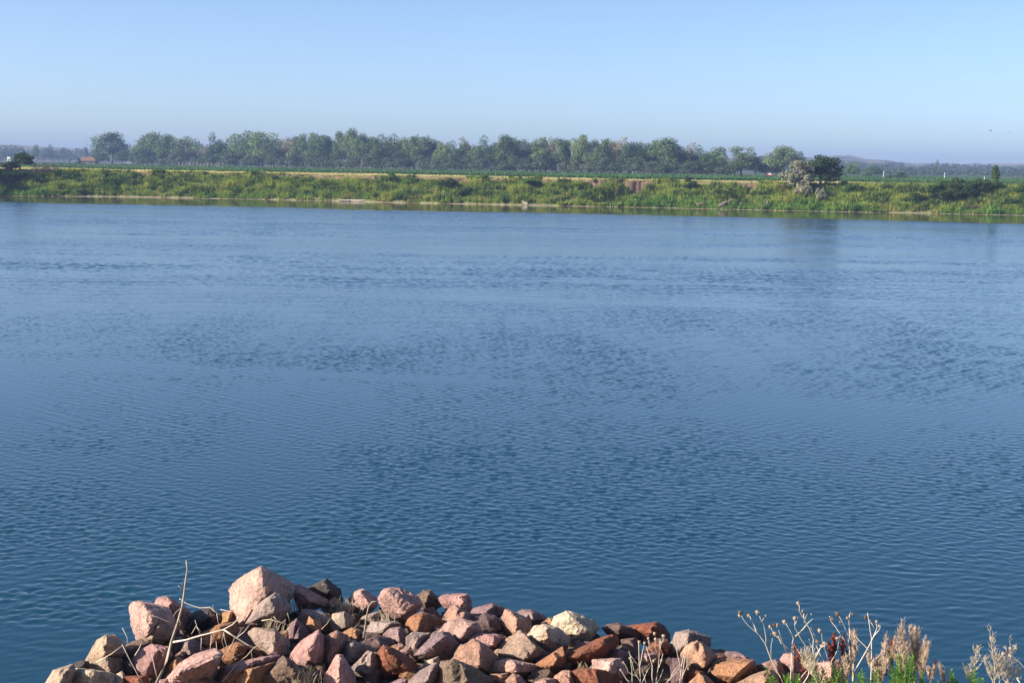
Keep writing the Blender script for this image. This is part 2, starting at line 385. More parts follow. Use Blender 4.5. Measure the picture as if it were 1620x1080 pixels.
for i, u in enumerate(us):
    D = 2600.0
    top = at(u, float(np.interp(u, hx, hy)), D); zt = top.z - 1.0 + 1.6*float(n2(u*0.05, 0, 21)[0])
    a = top.x/D
    for j, s in enumerate(ds):
        Yd = 2050 + 1100*s; prof = float(sstep(0, 0.5, s)*(1-sstep(0.55, 1, s)))
        rel = 2.2*float(n2(u*0.03, s*7, 22)[0])*prof
        V[i, j] = (a*Yd, Yd, 6.0 + (zt-6.2)*prof + rel)
V[:, 0, 2] -= 1.5; V[:, -1, 2] -= 1.5
A2, T2 = np.meshgrid(us, ds, indexing='ij')
o = grid_obj('hills', A2, T2, V, mh); tag(o, 'low hazy hills along the horizon', kind='structure')

# near bank: the slope under the camera that the rocks lie on
SX = np.array([-40, -14, -9.5, -7.2, -5.6, -4.2, -2, 0, 2.0, 3.4, 4.6, 6.5, 9, 14, 40]); SY = np.array([6, 11, 15, 18.4, 20.6, 22.3, 22.9, 22.4, 21.6, 20.8, 19.6, 18.2, 17.6, 17, 16])
def zt(X, Y):
    X = np.asarray(X, float); Y = np.asarray(Y, float)
    ys = np.interp(X, SX, SY)
    shelf = 0.84 + np.maximum(0, 17-Y)*0.34
    sl = (ys-Y)*0.75
    k = 0.25; h = np.clip(0.5+0.5*(sl-shelf)/k, 0, 1)
    z = sl*(1-h)+shelf*h - k*h*(1-h)
    return np.minimum(z, 6.4) + 0.05*n2(X*1.7, Y*1.7, 31)
def hit(px, py, off=0.0):
    "where the line of sight through a pixel meets the near bank"
    d = ray(px, py); Y = np.arange(9.0, 24.0, 0.02); X = d.x*Y; Z = CAM_H+d.z*Y
    k = np.nonzero(Z <= zt(X, Y)+off)[0]
    y = float(Y[k[0]]) if len(k) else 99.0
    ys = float(np.interp(d.x*21, SX, SY))
    return min(y, ys-0.9)
ms, nt, b = new_mat('near_soil')
tc = N(nt, 'ShaderNodeTexCoord'); n1 = N(nt, 'ShaderNodeTexNoise', Scale=3.0, Detail=8.0); nt.links.new(tc.outputs['Object'], n1.inputs[0])
r = ramp(nt, [(0.3, (0.07, 0.05, 0.04)), (0.7, (0.20, 0.14, 0.10))]); nt.links.new(n1.outputs[0], r.inputs[0])
nt.links.new(r.outputs[0], b.inputs['Base Color']); b.inputs['Roughness'].default_value = 0.95
xs = np.concatenate([np.linspace(-60, -12, 16), np.linspace(-11.5, 11.5, 120), np.linspace(12, 60, 16)]); ys = np.concatenate([np.linspace(-12, 9, 10), np.linspace(9.5, 26, 84)])
A2, T2 = np.meshgrid(xs, ys, indexing='ij')
o = grid_obj('near_bank', A2, T2, np.stack([A2, T2, np.maximum(zt(A2, T2), -2.0)], -1), ms); tag(o, 'bare soil slope under the rocks and weeds', kind='structure')
# ------------------------------------------------------------------ grass and crops (stuff)
def blades(P, h, w, tint, lean=0.3):
    "three-sided tuft: 3 blade triangles fanning out of each point"
    n = len(P); V = []; C = []
    for k in range(3):
        an = rng.uniform(0, 2*math.pi, n); ux = np.stack([np.cos(an), np.sin(an), 0*an], 1)
        tip = P + np.stack([rng.normal(0, lean, n)*h, rng.normal(0, lean, n)*h, h*rng.uniform(0.7, 1.1, n)], 1)
        b0 = P - ux*(w/2)[:, None]; b1 = P + ux*(w/2)[:, None]
        V.append(np.stack([b0, b1, tip], 1)); C.append(np.repeat((tint*rng.uniform(0.88, 1.12, (n, 1)))[:, None, :], 3, 1))
    V = np.concatenate(V).reshape(-1, 3); C = np.concatenate(C).reshape(-1, 3)
    return V, np.arange(len(V)).reshape(-1, 3), C
def lerp3(a, b, t): return np.array(a)[None]*(1-t[:, None]) + np.array(b)[None]*t[:, None]
m_grass = foliage_mat('grass_blade', (1, 1, 1), 0.3, 0.0)
n = 95000
px = rng.uniform(-70, 1690, n); a = px_a(px); t = rng.uniform(0.35, TB+0.9, n)
Y = Yw(a)+t; X = a*Y; z = bank_z(a, t)
steep = bank_z(a, t+0.4)-bank_z(a, t-0.4)
barescarp = np.zeros(n, bool)
for x0, x1 in ((20, 92), (205, 235), (458, 590), (655, 735), (770, 800), (853, 935), (985, 1020), (1085, 1182)): barescarp |= (px > x0) & (px < x1) & (t > TB-0.45-0.5*n2(px*0.05, 0*px, 40))
gul = np.zeros(n, bool)
for (g0, w, d, k) in GULLY[:3]: gul |= (np.abs(a*290-px_a(g0)*290-k*(t-4.5)-0.3*w) < w*0.55) & (t > 1.5)
q = fbm(np.stack([X*0.22, t*0.6, 0*X], 1), 50, 4); q2 = fbm(np.stack([X*0.6, t*1.2, 0*X], 1), 51, 3); q3 = fbm(np.stack([X*0.09, t*0.25, 0*X], 1), 52, 3)
keep = ~barescarp & ~gul & (rng.random(n) < 0.55+0.6*sstep(-0.25, 0.15, q2)) & ((t > 1.2) | (q3+0.5*q2 > -0.12))
tint = lerp3((0.13, 0.20, 0.035), (0.22, 0.275, 0.055), sstep(-0.4, 0.4, q))
tint = tint + (lerp3((0.36, 0.30, 0.14), (0.30, 0.24, 0.12), rng.random(n))-tint)*sstep(0.15, 0.5, q2)[:, None]*0.52
tint = tint + (np.array([[0.045, 0.085, 0.028]])-tint)*sstep(0.05, 0.40, -q2)[:, None]*0.85
low = (1-sstep(1.6, 3.4, t))*sstep(-0.2, 0.3, q3)
tint = tint + (np.array([[0.09, 0.20, 0.035]])-tint)*(low*0.7)[:, None]
tint = tint + (np.array([[0.24, 0.17, 0.11]])-tint)*((rng.random(n) < 0.03)*0.8)[:, None]
h = (0.45+0.5*rng.random(n))*(0.75+0.8*sstep(-0.1, 0.4, q)+0.8*sstep(0.15, 0.4, -q2)); h = np.where(t > TB-0.6, h*0.6, h)
w = 0.14+0.16*rng.random(n)+0.15*sstep(0.1, 0.4, -q2)
tint = tint*np.array([[1.17, 1.16, 0.88]])
P = np.stack([X, Y, z-0.05], 1)
v, f, c = blades(P[keep], h[keep], w[keep], tint[keep], 0.34)
o = obj('bank_grass', mesh('bank_grass', v, f, m_grass, False, c)); tag(o, 'tall mixed grass and weeds covering the far bank', kind='stuff')
# pale mown verge between the bank edge and the crop
n = 42000
px = rng.uniform(-70, 1690, n); a = px_a(px); yf = Yfield(a)
t = TB+0.6+(np.maximum(yf-Yw(a)-TB, 3))*rng.random(n)**1.6
Y = Yw(a)+t; P = np.stack([a*Y, Y, bank_z(a, t)-0.02], 1); q = fbm(np.stack([a*290*0.15, t*0.15, 0*a], 1), 60, 3)
tint = lerp3((0.58, 0.48, 0.27), (0.38, 0.36, 0.16), sstep(-0.3, 0.35, q+rng.normal(0, 0.12, n)))
right = sstep(1300, 1400, px)[:, None]; tint = tint*(1-right)+np.array([[0.11, 0.15, 0.045]])*right
v, f, c = blades(P, 0.14+0.22*rng.random(n)**2, 0.3+0.3*rng.random(n), tint, 0.5)
o = obj('verge_grass', mesh('verge_grass', v, f, m_grass, False, c)); tag(o, 'pale dry grass verge along the top of the far bank', kind='stuff')
# crop
n = 70000
px = rng.uniform(-120, 1740, n); a = px_a(px); y0 = Yfield(a); y1 = np.array([Ytree(p) for p in px])+12+420*sstep(1195, 1260, px)
Y = y0+np.maximum(y1-y0, 20)*rng.random(n)**2.2
row = np.round(Y/1.5)*1.5 + rng.normal(0, 0.18, n); Y = np.where(Y < y0+120, row, Y)
c0 = np.stack([a*Y, Y, Zg(a)+0.08+0.42*rng.random(n)**0.7], 1)
v, f = leaf_quads(c0, np.tile(np.array([[0, -0.35, 0.8]]), (n, 1)), 0.35+0.25*rng.random(n), 0.7, 0.55)
q = fbm(np.stack([c0[:, 0]*0.05, Y*0.03, 0*Y], 1), 70, 3)
tint = lerp3((0.030, 0.085, 0.028), (0.055, 0.135, 0.04), sstep(-0.4, 0.4, q+rng.normal(0, .2, n)))
tint[rng.random(n) < 0.012] = (0.25, 0.30, 0.18)
o = obj('crop_field', mesh('crop_field', v, f, m_grass, False, np.repeat(tint, 4, 0))); tag(o, 'low green crop rows in front of the far wood', kind='stuff')

# ------------------------------------------------------------------ trees
m_bark = simple('bark', (0.22, 0.19, 0.16), 0.9, 2.0); m_pale_bark = simple('pale_bark', (0.48, 0.44, 0.39), 0.85, 2.0)
LEAF = {'cotton': foliage_mat('cottonwood_leaf', (0.115, 0.168, 0.062)), 'dark': foliage_mat('dark_leaf', (0.056, 0.100, 0.042)),
        'tan': foliage_mat('thin_leaf', (0.175, 0.155, 0.105)), 'bush': foliage_mat('bush_leaf', (0.066, 0.096, 0.045)),
        'silver': foliage_mat('silver_leaf', (0.29, 0.29, 0.21), 0.12), 'green': foliage_mat('fresh_leaf', (0.075, 0.135, 0.03)), 'near_dark': foliage_mat('shrub_leaf', (0.042, 0.078, 0.022)),
        'brush': foliage_mat('dry_brush', (0.20, 0.14, 0.11), 0.1)}
def tree_meshes(seed, nl=16, rl=(0.10, 0.17), cz=0.60, rz=0.36, rx=0.42, nleaf=1500, leaf=0.045, base=0.16, trunk=0.022, asp=(1, 1), hang=0.0, top=0.5, dense=1.0):
    "trunk and crown of one tree, height 1 and crown width about 1"
    g = np.random.default_rng(seed)
    T = MB(); lob = []
    bend = g.normal(0, 0.03, 2)
    def tp(s): return Vector((bend[0]*math.sin(s*3), bend[1]*math.sin(s*2.5), s))
    th = cz+rz*0.45
    T.tube([tp(s*th) - Vector((0, 0, 0.02)) for s in (0, .25, .5, .75, 1)], [trunk*1.35, trunk, trunk*.8, trunk*.55, trunk*.25], 6)
    for i in range(nl):
        u = g.normal(0, 1, 3); u /= np.linalg.norm(u); rr = g.uniform(0.35, 0.95)
        if u[2] < -0.55: u[2] *= 0.5
        c = np.array([u[0]*rx*rr, u[1]*rx*rr*0.9, cz+u[2]*rz*rr]); lim = 1-0.35*max(0, (c[2]-top))/(1-top)
        c[0] *= lim; c[1] *= lim
        r = g.uniform(*rl); c[2] = min(c[2], 0.98-r*0.75); c[2] = max(c[2], base+r*0.5)
        lob.append((c, r))
        s0 = max(base*0.6, min(th*0.9, c[2]-0.28*np.hypot(c[0], c[1])-0.08)); p0 = tp(s0); p1 = Vector(c); mid = p0.lerp(p1, 0.55)+Vector((0, 0, -0.03))
        T.tube([p0, mid, p1], [trunk*0.5, trunk*0.34, trunk*0.12], 4, cap=False)
    ctr = []; nr = []; tn = []
    wts = np.array([r**2 for _, r in lob]); wts /= wts.sum()
    for (c, r), wgt in zip(lob, wts):
        k = int(nleaf*wgt); d = g.normal(0, 1, (k, 3)); d /= np.linalg.norm(d, axis=1)[:, None]
        rad = r*(g.uniform(0.25, 1.0, k)**0.5)*(1+0.35*vnoise(d*2.3+seed, seed))
        p = c + d*rad[:, None]*np.array([1.1, 1.1, 0.8]); p[:, 2] -= hang*g.random(k)*r
        ctr.append(p); nr.append(d*0.8+np.array([0, 0, 0.35])); tn.append(np.repeat(g.uniform(0.78, 1.25), k)[:, None]*g.uniform(0.75, 1.3, (k, 1))*np.array([[1, 1, 1]]))
    ctr = np.concatenate(ctr); nr = np.concatenate(nr); tn = np.concatenate(tn)
    ctr[:, 2] = np.maximum(ctr[:, 2], 0.0)
    v, f = leaf_quads(ctr, nr, leaf*g.uniform(0.6, 1.35, len(ctr)), 0.75, 0.55)
    mt = mesh('trunk', T.v, T.f, m_bark, True); mc = mesh('crown', v, f, None, False, np.repeat(tn, 4, 0))
    return mt, mc
VAR = {
 'cotton': [tree_meshes(100+i, nl=26, nleaf=4200, leaf=0.037, cz=0.52, rz=0.47, rl=(0.11, 0.18), base=0.05) for i in range(5)],
 'dark':   [tree_meshes(200+i, nl=20, nleaf=4000, leaf=0.038, cz=0.50, rz=0.47, rl=(0.13, 0.20), base=0.02) for i in range(4)],
 'tan':    [tree_meshes(300+i, nl=24, nleaf=1700, leaf=0.032, cz=0.60, rz=0.38, rl=(0.07, 0.12)) for i in range(3)],
 'bush':   [tree_meshes(400+i, nl=15, nleaf=1300, leaf=0.07, cz=0.45, rz=0.45, rx=0.46, rl=(0.15, 0.25), base=0.0, top=0.7) for i in range(4)],
}
def tinted(me, mat, cache={}):
    k = (me.name, mat.name)
    if k not in cache:
        c = me.copy(); c.materials.clear(); c.materials.append(mat); cache[k] = c
    return cache[k]
def plant_tree(name, kind, X, Y, z, w, h, label, cat='tree', group=None, var=None, rot=None, mat=None, bark=None):
    vs = VAR[kind]; mt, mc = vs[(var if var is not None else random.randrange(1000)) % len(vs)]
    e = empty(name, (X, Y, z)); tag(e, label, cat, group)
    e.scale = (w, w, h); e.rotation_euler = (0, 0, rot if rot is not None else random.uniform(0, 6.28))
    if bark: mt = tinted(mt, bark)
    obj('trunk' if cat == 'tree' else 'stem', mt, e); obj('crown' if cat == 'tree' else 'foliage', tinted(mc, LEAF[mat or kind]), e)
    return e

# the wood beyond the field: (x, top y, crown width) in photograph pixels, kind
WOOD = [(176, 211, 52, 'cotton'), (157, 236, 26, 'dark'), (193, 238, 24, 'dark'), (218, 234, 26, 'dark'), (239, 211, 44, 'cotton'), (264, 214, 32, 'cotton'), (294, 213, 42, 'cotton'), (280, 231, 30, 'dark'), (340, 213, 22, 'dark'), (320, 229, 17, 'tan'),
 (352, 224, 30, 'cotton'), (374, 209, 48, 'cotton'), (397, 209, 44, 'dark'), (415, 209.5, 52, 'cotton'), (433, 222, 26, 'dark'), (453, 215, 34, 'tan'), (473, 210, 30, 'cotton'), (485, 222, 24, 'dark'), (498, 211, 26, 'cotton'), (513, 213, 40, 'dark'),
 (538, 210, 26, 'cotton'), (557, 205, 27, 'cotton'), (573, 213, 26, 'cotton'), (587, 216, 30, 'dark'), (604, 209.5, 34, 'cotton'), (621, 215, 30, 'dark'), (638, 219, 26, 'cotton'), (648, 224, 20, 'tan'), (654, 211, 28, 'cotton'), (669, 212, 30, 'cotton'),
 (686, 219, 38, 'dark'), (698, 222, 26, 'cotton'), (708, 222, 22, 'tan'), (721, 226, 25, 'dark'), (736, 219, 30, 'tan'), (757, 227, 26, 'cotton'), (771, 218, 27, 'dark'), (785, 222, 30, 'tan'), (800, 215, 34, 'cotton'), (814, 215, 40, 'cotton'),
 (832, 217, 35, 'tan'), (845, 226, 22, 'dark'), (857, 214, 30, 'cotton'), (875, 218.5, 22, 'tan'), (888, 215, 24, 'dark'), (907, 216, 28, 'cotton'), (921, 214, 28, 'cotton'), (939, 218, 26, 'dark'), (952, 218, 28, 'cotton'), (966, 218, 34, 'tan'),
 (982, 219, 34, 'tan'), (996, 221.5, 32, 'dark'), (1016, 222, 32, 'cotton'), (1035, 217.5, 18, 'cotton'), (1057, 220, 46, 'cotton'), (1075, 232, 28, 'dark'), (1091, 227, 28, 'tan'), (1102, 232, 22, 'dark'), (1120, 241, 30, 'dark'), (1138, 233.5, 32, 'cotton'),
 (1174, 232.5, 42, 'cotton'), (1163, 252, 20, 'dark'), (1197, 245, 28, 'dark'), (1212, 254, 18, 'dark'), (1239, 232.5, 46, 'cotton'), (1264, 241, 26, 'dark'), (1230, 258, 20, 'dark')]
PHR = {'cotton': 'grey-green cottonwood', 'dark': 'dark green broadleaf tree', 'tan': 'thin brownish half-bare tree'}
cnt = {}
for i, (x, ty, w, kind) in enumerate(sorted(WOOD)):
    cnt[kind] = cnt.get(kind, 0)+1
    D = Ytree(x) + rng.uniform(4, 26) + (10 if kind == 'tan' else 0); a = px_a(x); z = float(Zg(a))
    top = at(x, ty, D); lab = f"{PHR[kind]} in the wood beyond the field, {ordinal(cnt[kind])} of its kind from left"
    if x == 176: lab = 'big grey-green cottonwood standing apart at the left end of the wood'
    if x == 1239: lab = 'tall two-crowned cottonwood standing apart at the right end of the wood'
    if x == 557: lab = 'tallest grey-green cottonwood, its tip rising above the rest of the wood'
    plant_tree('tree', kind, top.x, D, z, w*D/FPX*1.55, (top.z-z)*1.07, lab, 'tree', 'trees of the wood beyond the field')
# a second rank behind them, filling the wood
WX = [(w[0], w[1]) for w in sorted(WOOD)]
for i, x in enumerate(np.arange(212, 1130, 16.0)):
    x = x+random.uniform(-6, 6); D = Ytree(x)+rng.uniform(32, 60); ty = float(np.interp(x, [q[0] for q in WX], [q[1] for q in WX]))+rng.uniform(3, 13); p = at(x, min(ty, 243), D); z = float(Zg(px_a(x)))
    plant_tree('tree', random.choice(['dark', 'cotton', 'dark']), p.x, D, z, rng.uniform(34, 46)*D/FPX*1.3, (p.z-z)*1.06, f"tree in the rear rank of the far wood, {ordinal(i+1)} rear tree from the left", 'tree', 'rear trees of the wood beyond the field')
# dark undergrowth along the foot of the wood
xs = [x+random.uniform(-5, 5) for x in np.arange(206, 1160, 12.0)]
for i, x in enumerate(xs):
    D = Ytree(x)+rng.uniform(-3, 5); z = float(Zg(px_a(x))); p = at(x, 250, D)
    hgt = rng.uniform(5.0, 9.0)*(1 if x < 1000 else 0.85)
    plant_tree('understorey_bush', 'bush', p.x, D, z, rng.uniform(6.5, 10), hgt, f"dark bush at the foot of the far wood, {ordinal(i+1)} bush from the left", 'bush', 'bushes along the foot of the wood')
# pale bare trunks that show in the wood
def bare_tree(px, y0, y1, D, lab, spread=1.0):
    e = empty('bare_tree', at(px, y1, D)); e.location.z = float(Zg(px_a(px))); tag(e, lab, 'tree')
    H = at(px, y0, D).z - e.location.z; m = MB(); lw = 0.13
    m.tube([(0, 0, 0), (0.1, 0, H*.45), (-.05, 0, H*.62)], [lw*1.5, lw, lw*.9], 6)
    m.build('trunk', m_pale_bark, e)
    m = MB()
    for sx, hh, ln in ((1.4, .82, .9), (-.8, .95, .8), (.5, 1.0, .7), (-1.3, .78, .6)):
        p = Vector((sx*spread*1.6, rng.uniform(-1, 1), H*hh))
        m.tube([(-.03, 0, H*.55), p*0.5+Vector((0, 0, H*.29)), p], [lw*.75, lw*.55, lw*.3], 5)
        for k in range(3): m.tube([p*.8+Vector((0, 0, H*.11)), p+Vector((rng.normal(0, .8), 0, rng.uniform(.2, 1.2)))], [lw*.35, lw*.15], 4)
    m.build('limb', m_pale_bark, e)
bare_tree(934, 226, 262, Ytree(934)+6, 'bare white forked trunk in the middle of the wood', 1.3)
bare_tree(905, 224, 262, Ytree(905)+8, 'bare straight pale trunk left of the white forked one', .4)
bare_tree(884, 226, 262, Ytree(884)+8, 'thin bare pale trunk, leftmost of three in the wood', .5)
bare_tree(324, 228, 262, Ytree(324)+6, 'bare whitish snag between trees near the left of the wood', .7)
# loose trees to the right of the wood and hazy ones far to the left
def loose(x, ty, by, w, D, kind, lab, name='tree', cat='tree', bark=None, var=None):
    p = at(x, ty, D); z = float(Zg(px_a(x))) if D < 1100 else 6.0
    return plant_tree(name, kind, p.x, D, z, w*D/FPX*1.1, p.z-z, lab, cat, bark=bark, var=var)
loose(1351, 252, 282, 28, 560, 'cotton', 'lone cottonwood with a leaning reddish bare trunk right of the silver tree', var=1)
loose(1328, 264, 282, 22, 640, 'bush', 'hazy round bush left of the lone leaning cottonwood', 'bush', 'bush')
loose(1384, 260, 282, 30, 600, 'dark', 'hazy rounded tree right of the lone leaning cottonwood')
loose(1372, 266, 282, 16, 620, 'bush', 'small hazy bush between two lone trees at right', 'bush', 'bush')
loose(1425, 271, 284, 22, 520, 'bush', 'low brownish bush at the edge of the field on the right', 'bush', 'bush')
loose(1408, 276, 284, 12, 530, 'bush', 'little dark bush beside the low brownish one', 'bush', 'bush')
loose(55, 226, 253, 18, 1350, 'cotton', 'hazy pale tree far off behind the left-hand field')
loose(77, 228, 253, 17, 1500, 'dark', 'hazy rounded dark tree far off, right of the pale hazy one')
loose(135, 229, 253, 11, 1500, 'dark', 'hazy tree far off, left of the big lone cottonwood')
loose(1482, 250.5, 284, 9, 1500, 'cotton', 'hazy tree standing above the distant woods on the right')
loose(124, 249, 256, 10, 700, 'bush', 'dark bush beside the rusty shed roof', 'bush', 'bush')

# far-off woods that read as one mass
cs = []; nr = []; tn = []; sz = []
TOPS = [(-300, 232), (-100, 229), (0, 227), (20, 228.5), (45, 232), (70, 231), (100, 232.5), (130, 233), (160, 235), (200, 237), (260, 242), (330, 246), (1100, 256), (1190, 256), (1215, 254), (1260, 254), (1290, 252), (1335, 252), (1375, 256), (1400, 255), (1425, 256), (1445, 259), (1457, 263), (1470, 258), (1482, 256), (1505, 257), (1530, 259), (1550, 258.5), (1580, 261.5), (1620, 262), (1750, 260), (1950, 262)]
tx, ty_ = poly(TOPS)
for k in range(1500):
    x = rng.uniform(-300, 450) if k < 560 else rng.uniform(1080, 1950)
    D = rng.uniform(1500, 1980); top = at(x, float(np.interp(x, tx, ty_))+rng.uniform(0, 1.6)+(0 if rng.random() < .35 else rng.uniform(0, 9)), D)
    if top.z < 8: top.z = 8+rng.uniform(0, 2)
    hgt = top.z-6.0; r = rng.uniform(4, 8); m = 34
    d = rng.normal(0, 1, (m, 3)); d /= np.linalg.norm(d, axis=1)[:, None]
    c = np.array([top.x, D, 6+hgt*.5]) + d*np.array([r, r, hgt*.5])*(rng.random((m, 1))**.4)
    cs.append(c); nr.append(d+np.array([0, 0, .3])); sz.append(rng.uniform(1.6, 3.6, m)); tn.append(np.tile(np.array([[.05, .075, .035]])*rng.uniform(.7, 1.35), (m, 1))*rng.uniform(.8, 1.2, (m, 1)))
for k in range(700):                           # their nearer edge, right of the wood
    x = rng.uniform(1195, 1950); D = rng.uniform(930, 1450); top = at(x, rng.uniform(261, 272)+(x-1300)*.008, D); g0 = 5.6
    hgt = max(top.z-g0, 2.5); r = rng.uniform(2.5, 6); m = 30; d = rng.normal(0, 1, (m, 3)); d /= np.linalg.norm(d, axis=1)[:, None]
    cs.append(np.array([top.x, D, g0+hgt*.5])+d*np.array([r, r, hgt*.5])*(rng.random((m, 1))**.4)); nr.append(d+np.array([0, 0, .3])); sz.append(rng.uniform(1.0, 2.2, m)); tn.append(np.tile(np.array([[.045, .07, .035]])*rng.uniform(.7, 1.35), (m, 1))*rng.uniform(.8, 1.2, (m, 1)))
cs = np.concatenate(cs); v, f = leaf_quads(cs, np.concatenate(nr), np.concatenate(sz), .8, .4)
o = obj('distant_woods', mesh('distant_woods', v, f, m_grass, False, np.repeat(np.concatenate(tn), 4, 0))); tag(o, 'hazy blue woods in front of the distant hills', kind='stuff')

# ------------------------------------------------------------------ shrubs on the far bank
VAR['scrub'] = [tree_meshes(500+i, nl=22, nleaf=3600, leaf=0.060, cz=0.48, rz=0.46, rx=0.46, rl=(0.12, 0.22), base=0.0, top=0.75, trunk=0.02) for i in range(4)]
VAR['airy'] = [tree_meshes(540+i, nl=60, nleaf=6000, leaf=0.042, cz=0.5, rz=0.48, rx=0.48, rl=(0.05, 0.11), base=0.0, top=0.7, trunk=0.015, hang=1.6) for i in range(3)]
VAR['leany'] = [tree_meshes(560+i, nl=18, nleaf=3600, leaf=0.055, cz=0.60, rz=0.36, rx=0.46, rl=(0.12, 0.2), base=0.18, top=0.75, trunk=0.03) for i in range(2)]
VAR['pillar'] = [tree_meshes(600, nl=26, nleaf=3600, leaf=0.06, cz=0.50, rz=0.49, rx=0.30, rl=(0.11, 0.17), base=0.0, top=0.97, trunk=0.05)]
VAR['brushy'] = [tree_meshes(580+i, nl=26, nleaf=900, leaf=0.04, cz=0.5, rz=0.46, rx=0.46, rl=(0.06, 0.14), base=0.0, top=0.8, trunk=0.012) for i in range(2)]
def bank_plant(name, kind, x, by, ty, w, lab, mat, cat='bush', t=None, var=None, group=None, sink=0.15):
    a = float(px_a(x)); y0 = float(Yw(a)[0])
    if t is None:
        ts = np.linspace(1.0, 16, 400); zz = bank_z(np.full(400, a), ts); d = ray(x, by)
        los = CAM_H + d.z*(y0+ts); k = np.nonzero(los <= zz)[0]; t = float(ts[k[0]]) if len(k) else 10.0
    Y = y0+t; p = at(x, ty, Y); z = float(bank_z(np.array([a]), np.array([t]))[0])-sink
    return plant_tree(name, kind, p.x, Y, z, w*Y/FPX*1.32, max(p.z-z, .6)*1.10, lab, cat, group, var=var, mat=mat)
bank_plant('shrub_tree', 'leany', 31, 268, 242, 34, 'dark leafy tree on the bank edge at the far left', 'near_dark', 'tree', t=9.3, var=0)
bank_plant('bush', 'scrub', 16, 272, 254, 22, 'dark bush at the foot of the far left bank tree', 'near_dark', t=9.0)
bank_plant('bush', 'scrub', 20, 290, 268, 44, 'dark shaded bush on the slope below the far left tree', 'near_dark', t=6.5)
bank_plant('bush', 'scrub', 2, 300, 272, 40, 'dark shaded bush cut by the left edge of the photo', 'near_dark', t=5.0)
bank_plant('dry_brush', 'brushy', 62, 278, 259, 22, 'leafless brown brush on the bank, right of the far left tree', 'brush', t=8.2)
bank_plant('dry_brush', 'brushy', 80, 280, 258, 24, 'reddish brown brush on the bank edge, farther from the left tree', 'brush', t=8.4)
bank_plant('bush', 'scrub', 45, 288, 271, 30, 'low dark bush under the leafless brown brush', 'near_dark', t=6.8)
# a clump just outside the frame whose shadow darkens the left end of the bank
for k, (x, ty, w) in enumerate(((-35, 236, 46), (-75, 230, 60), (-22, 262, 40))):
    bank_plant('shrub_tree', 'scrub', x, 280, ty, w, ['tall dark shrub tree beyond the left edge of the view', 'taller dark shrub tree farther beyond the left edge', 'low dark shrub just beyond the left edge'][k], 'near_dark', 'tree', t=(7.5, 6.0, 4.0)[k])
bank_plant('bush', 'scrub', 324, 280, 271.5, 8, 'small round bush on the pale verge above the left bank', 'green', t=9.4)
bank_plant('bush', 'scrub', 297, 281, 275, 12, 'small dark bush just under the left bank edge', 'near_dark', t=8.0)
bank_plant('bush', 'scrub', 436, 285, 277, 11, 'dark bush in a hollow under the bank edge', 'near_dark', t=7.5)
bank_plant('bush', 'scrub', 619, 281, 271.5, 11, 'bright yellow-green bush on the bank edge', 'green', t=9.0)
bank_plant('bush', 'scrub', 622, 290, 277, 22, 'green bush just below the bright yellow-green one', 'green', t=7.4)
bank_plant('bush', 'scrub', 712, 292, 282, 24, 'dark bush near the bank top, centre of the far bank', 'near_dark', t=7.0)
bank_plant('bush', 'scrub', 735, 306, 295, 26, 'dark bush in the shadowed hollow, centre of the far bank', 'near_dark', t=4.2)
bank_plant('bush', 'scrub', 838, 291, 281.5, 30, 'leafy green bush hanging over the earth scarp', 'green', t=7.8)
bank_plant('bush', 'scrub', 1089, 289, 277, 10, 'small upright dark bush alone on the bank edge', 'near_dark', t=9.2)
bank_plant('bush', 'scrub', 1094, 296, 287, 22, 'low green bush under the small upright one', 'near_dark', t=7.2)
bank_plant('bush', 'scrub', 1143, 310, 299, 24, 'round green bush right of the bank centre gully', 'near_dark', t=4.6)
bank_plant('bush', 'scrub', 597, 318, 305, 14, 'fresh green bush at the waterline by the driftwood log', 'green', t=2.0)
bank_plant('shrub_tree', 'airy', 1265, 305, 252.5, 50, 'silvery grey tree with drooping dry branches on the bank', 'silver', 'tree', t=7.6, var=0)
bank_plant('bush', 'airy', 1272, 310, 284, 26, 'silvery grey low branches hanging under the silver tree', 'silver', t=5.2, var=1)
bank_plant('bush', 'airy', 1299, 316, 296, 17, 'small silvery bush at the right foot of the silver tree', 'silver', t=4.2, var=2)
bank_plant('shrub_tree', 'leany', 1300, 296, 248.5, 50, 'dark green round tree right behind the silver tree', 'near_dark', 'tree', t=9.0, var=1)
bank_plant('bush', 'scrub', 1314, 300, 262, 26, 'dark bush at the right foot of the dark round tree', 'near_dark', t=9.2)
bank_plant('bush', 'scrub', 1342, 304, 289.5, 15, 'bright green bush in the shade right of the dark tree', 'green', t=6.6)
bank_plant('bush', 'scrub', 1356, 304, 291, 18, 'dark green bush right beside the bright green one', 'near_dark', t=6.8)
bank_plant('dry_brush', 'brushy', 1236, 298, 288, 22, 'reddish dry brush left of the silver tree', 'brush', t=8.0)
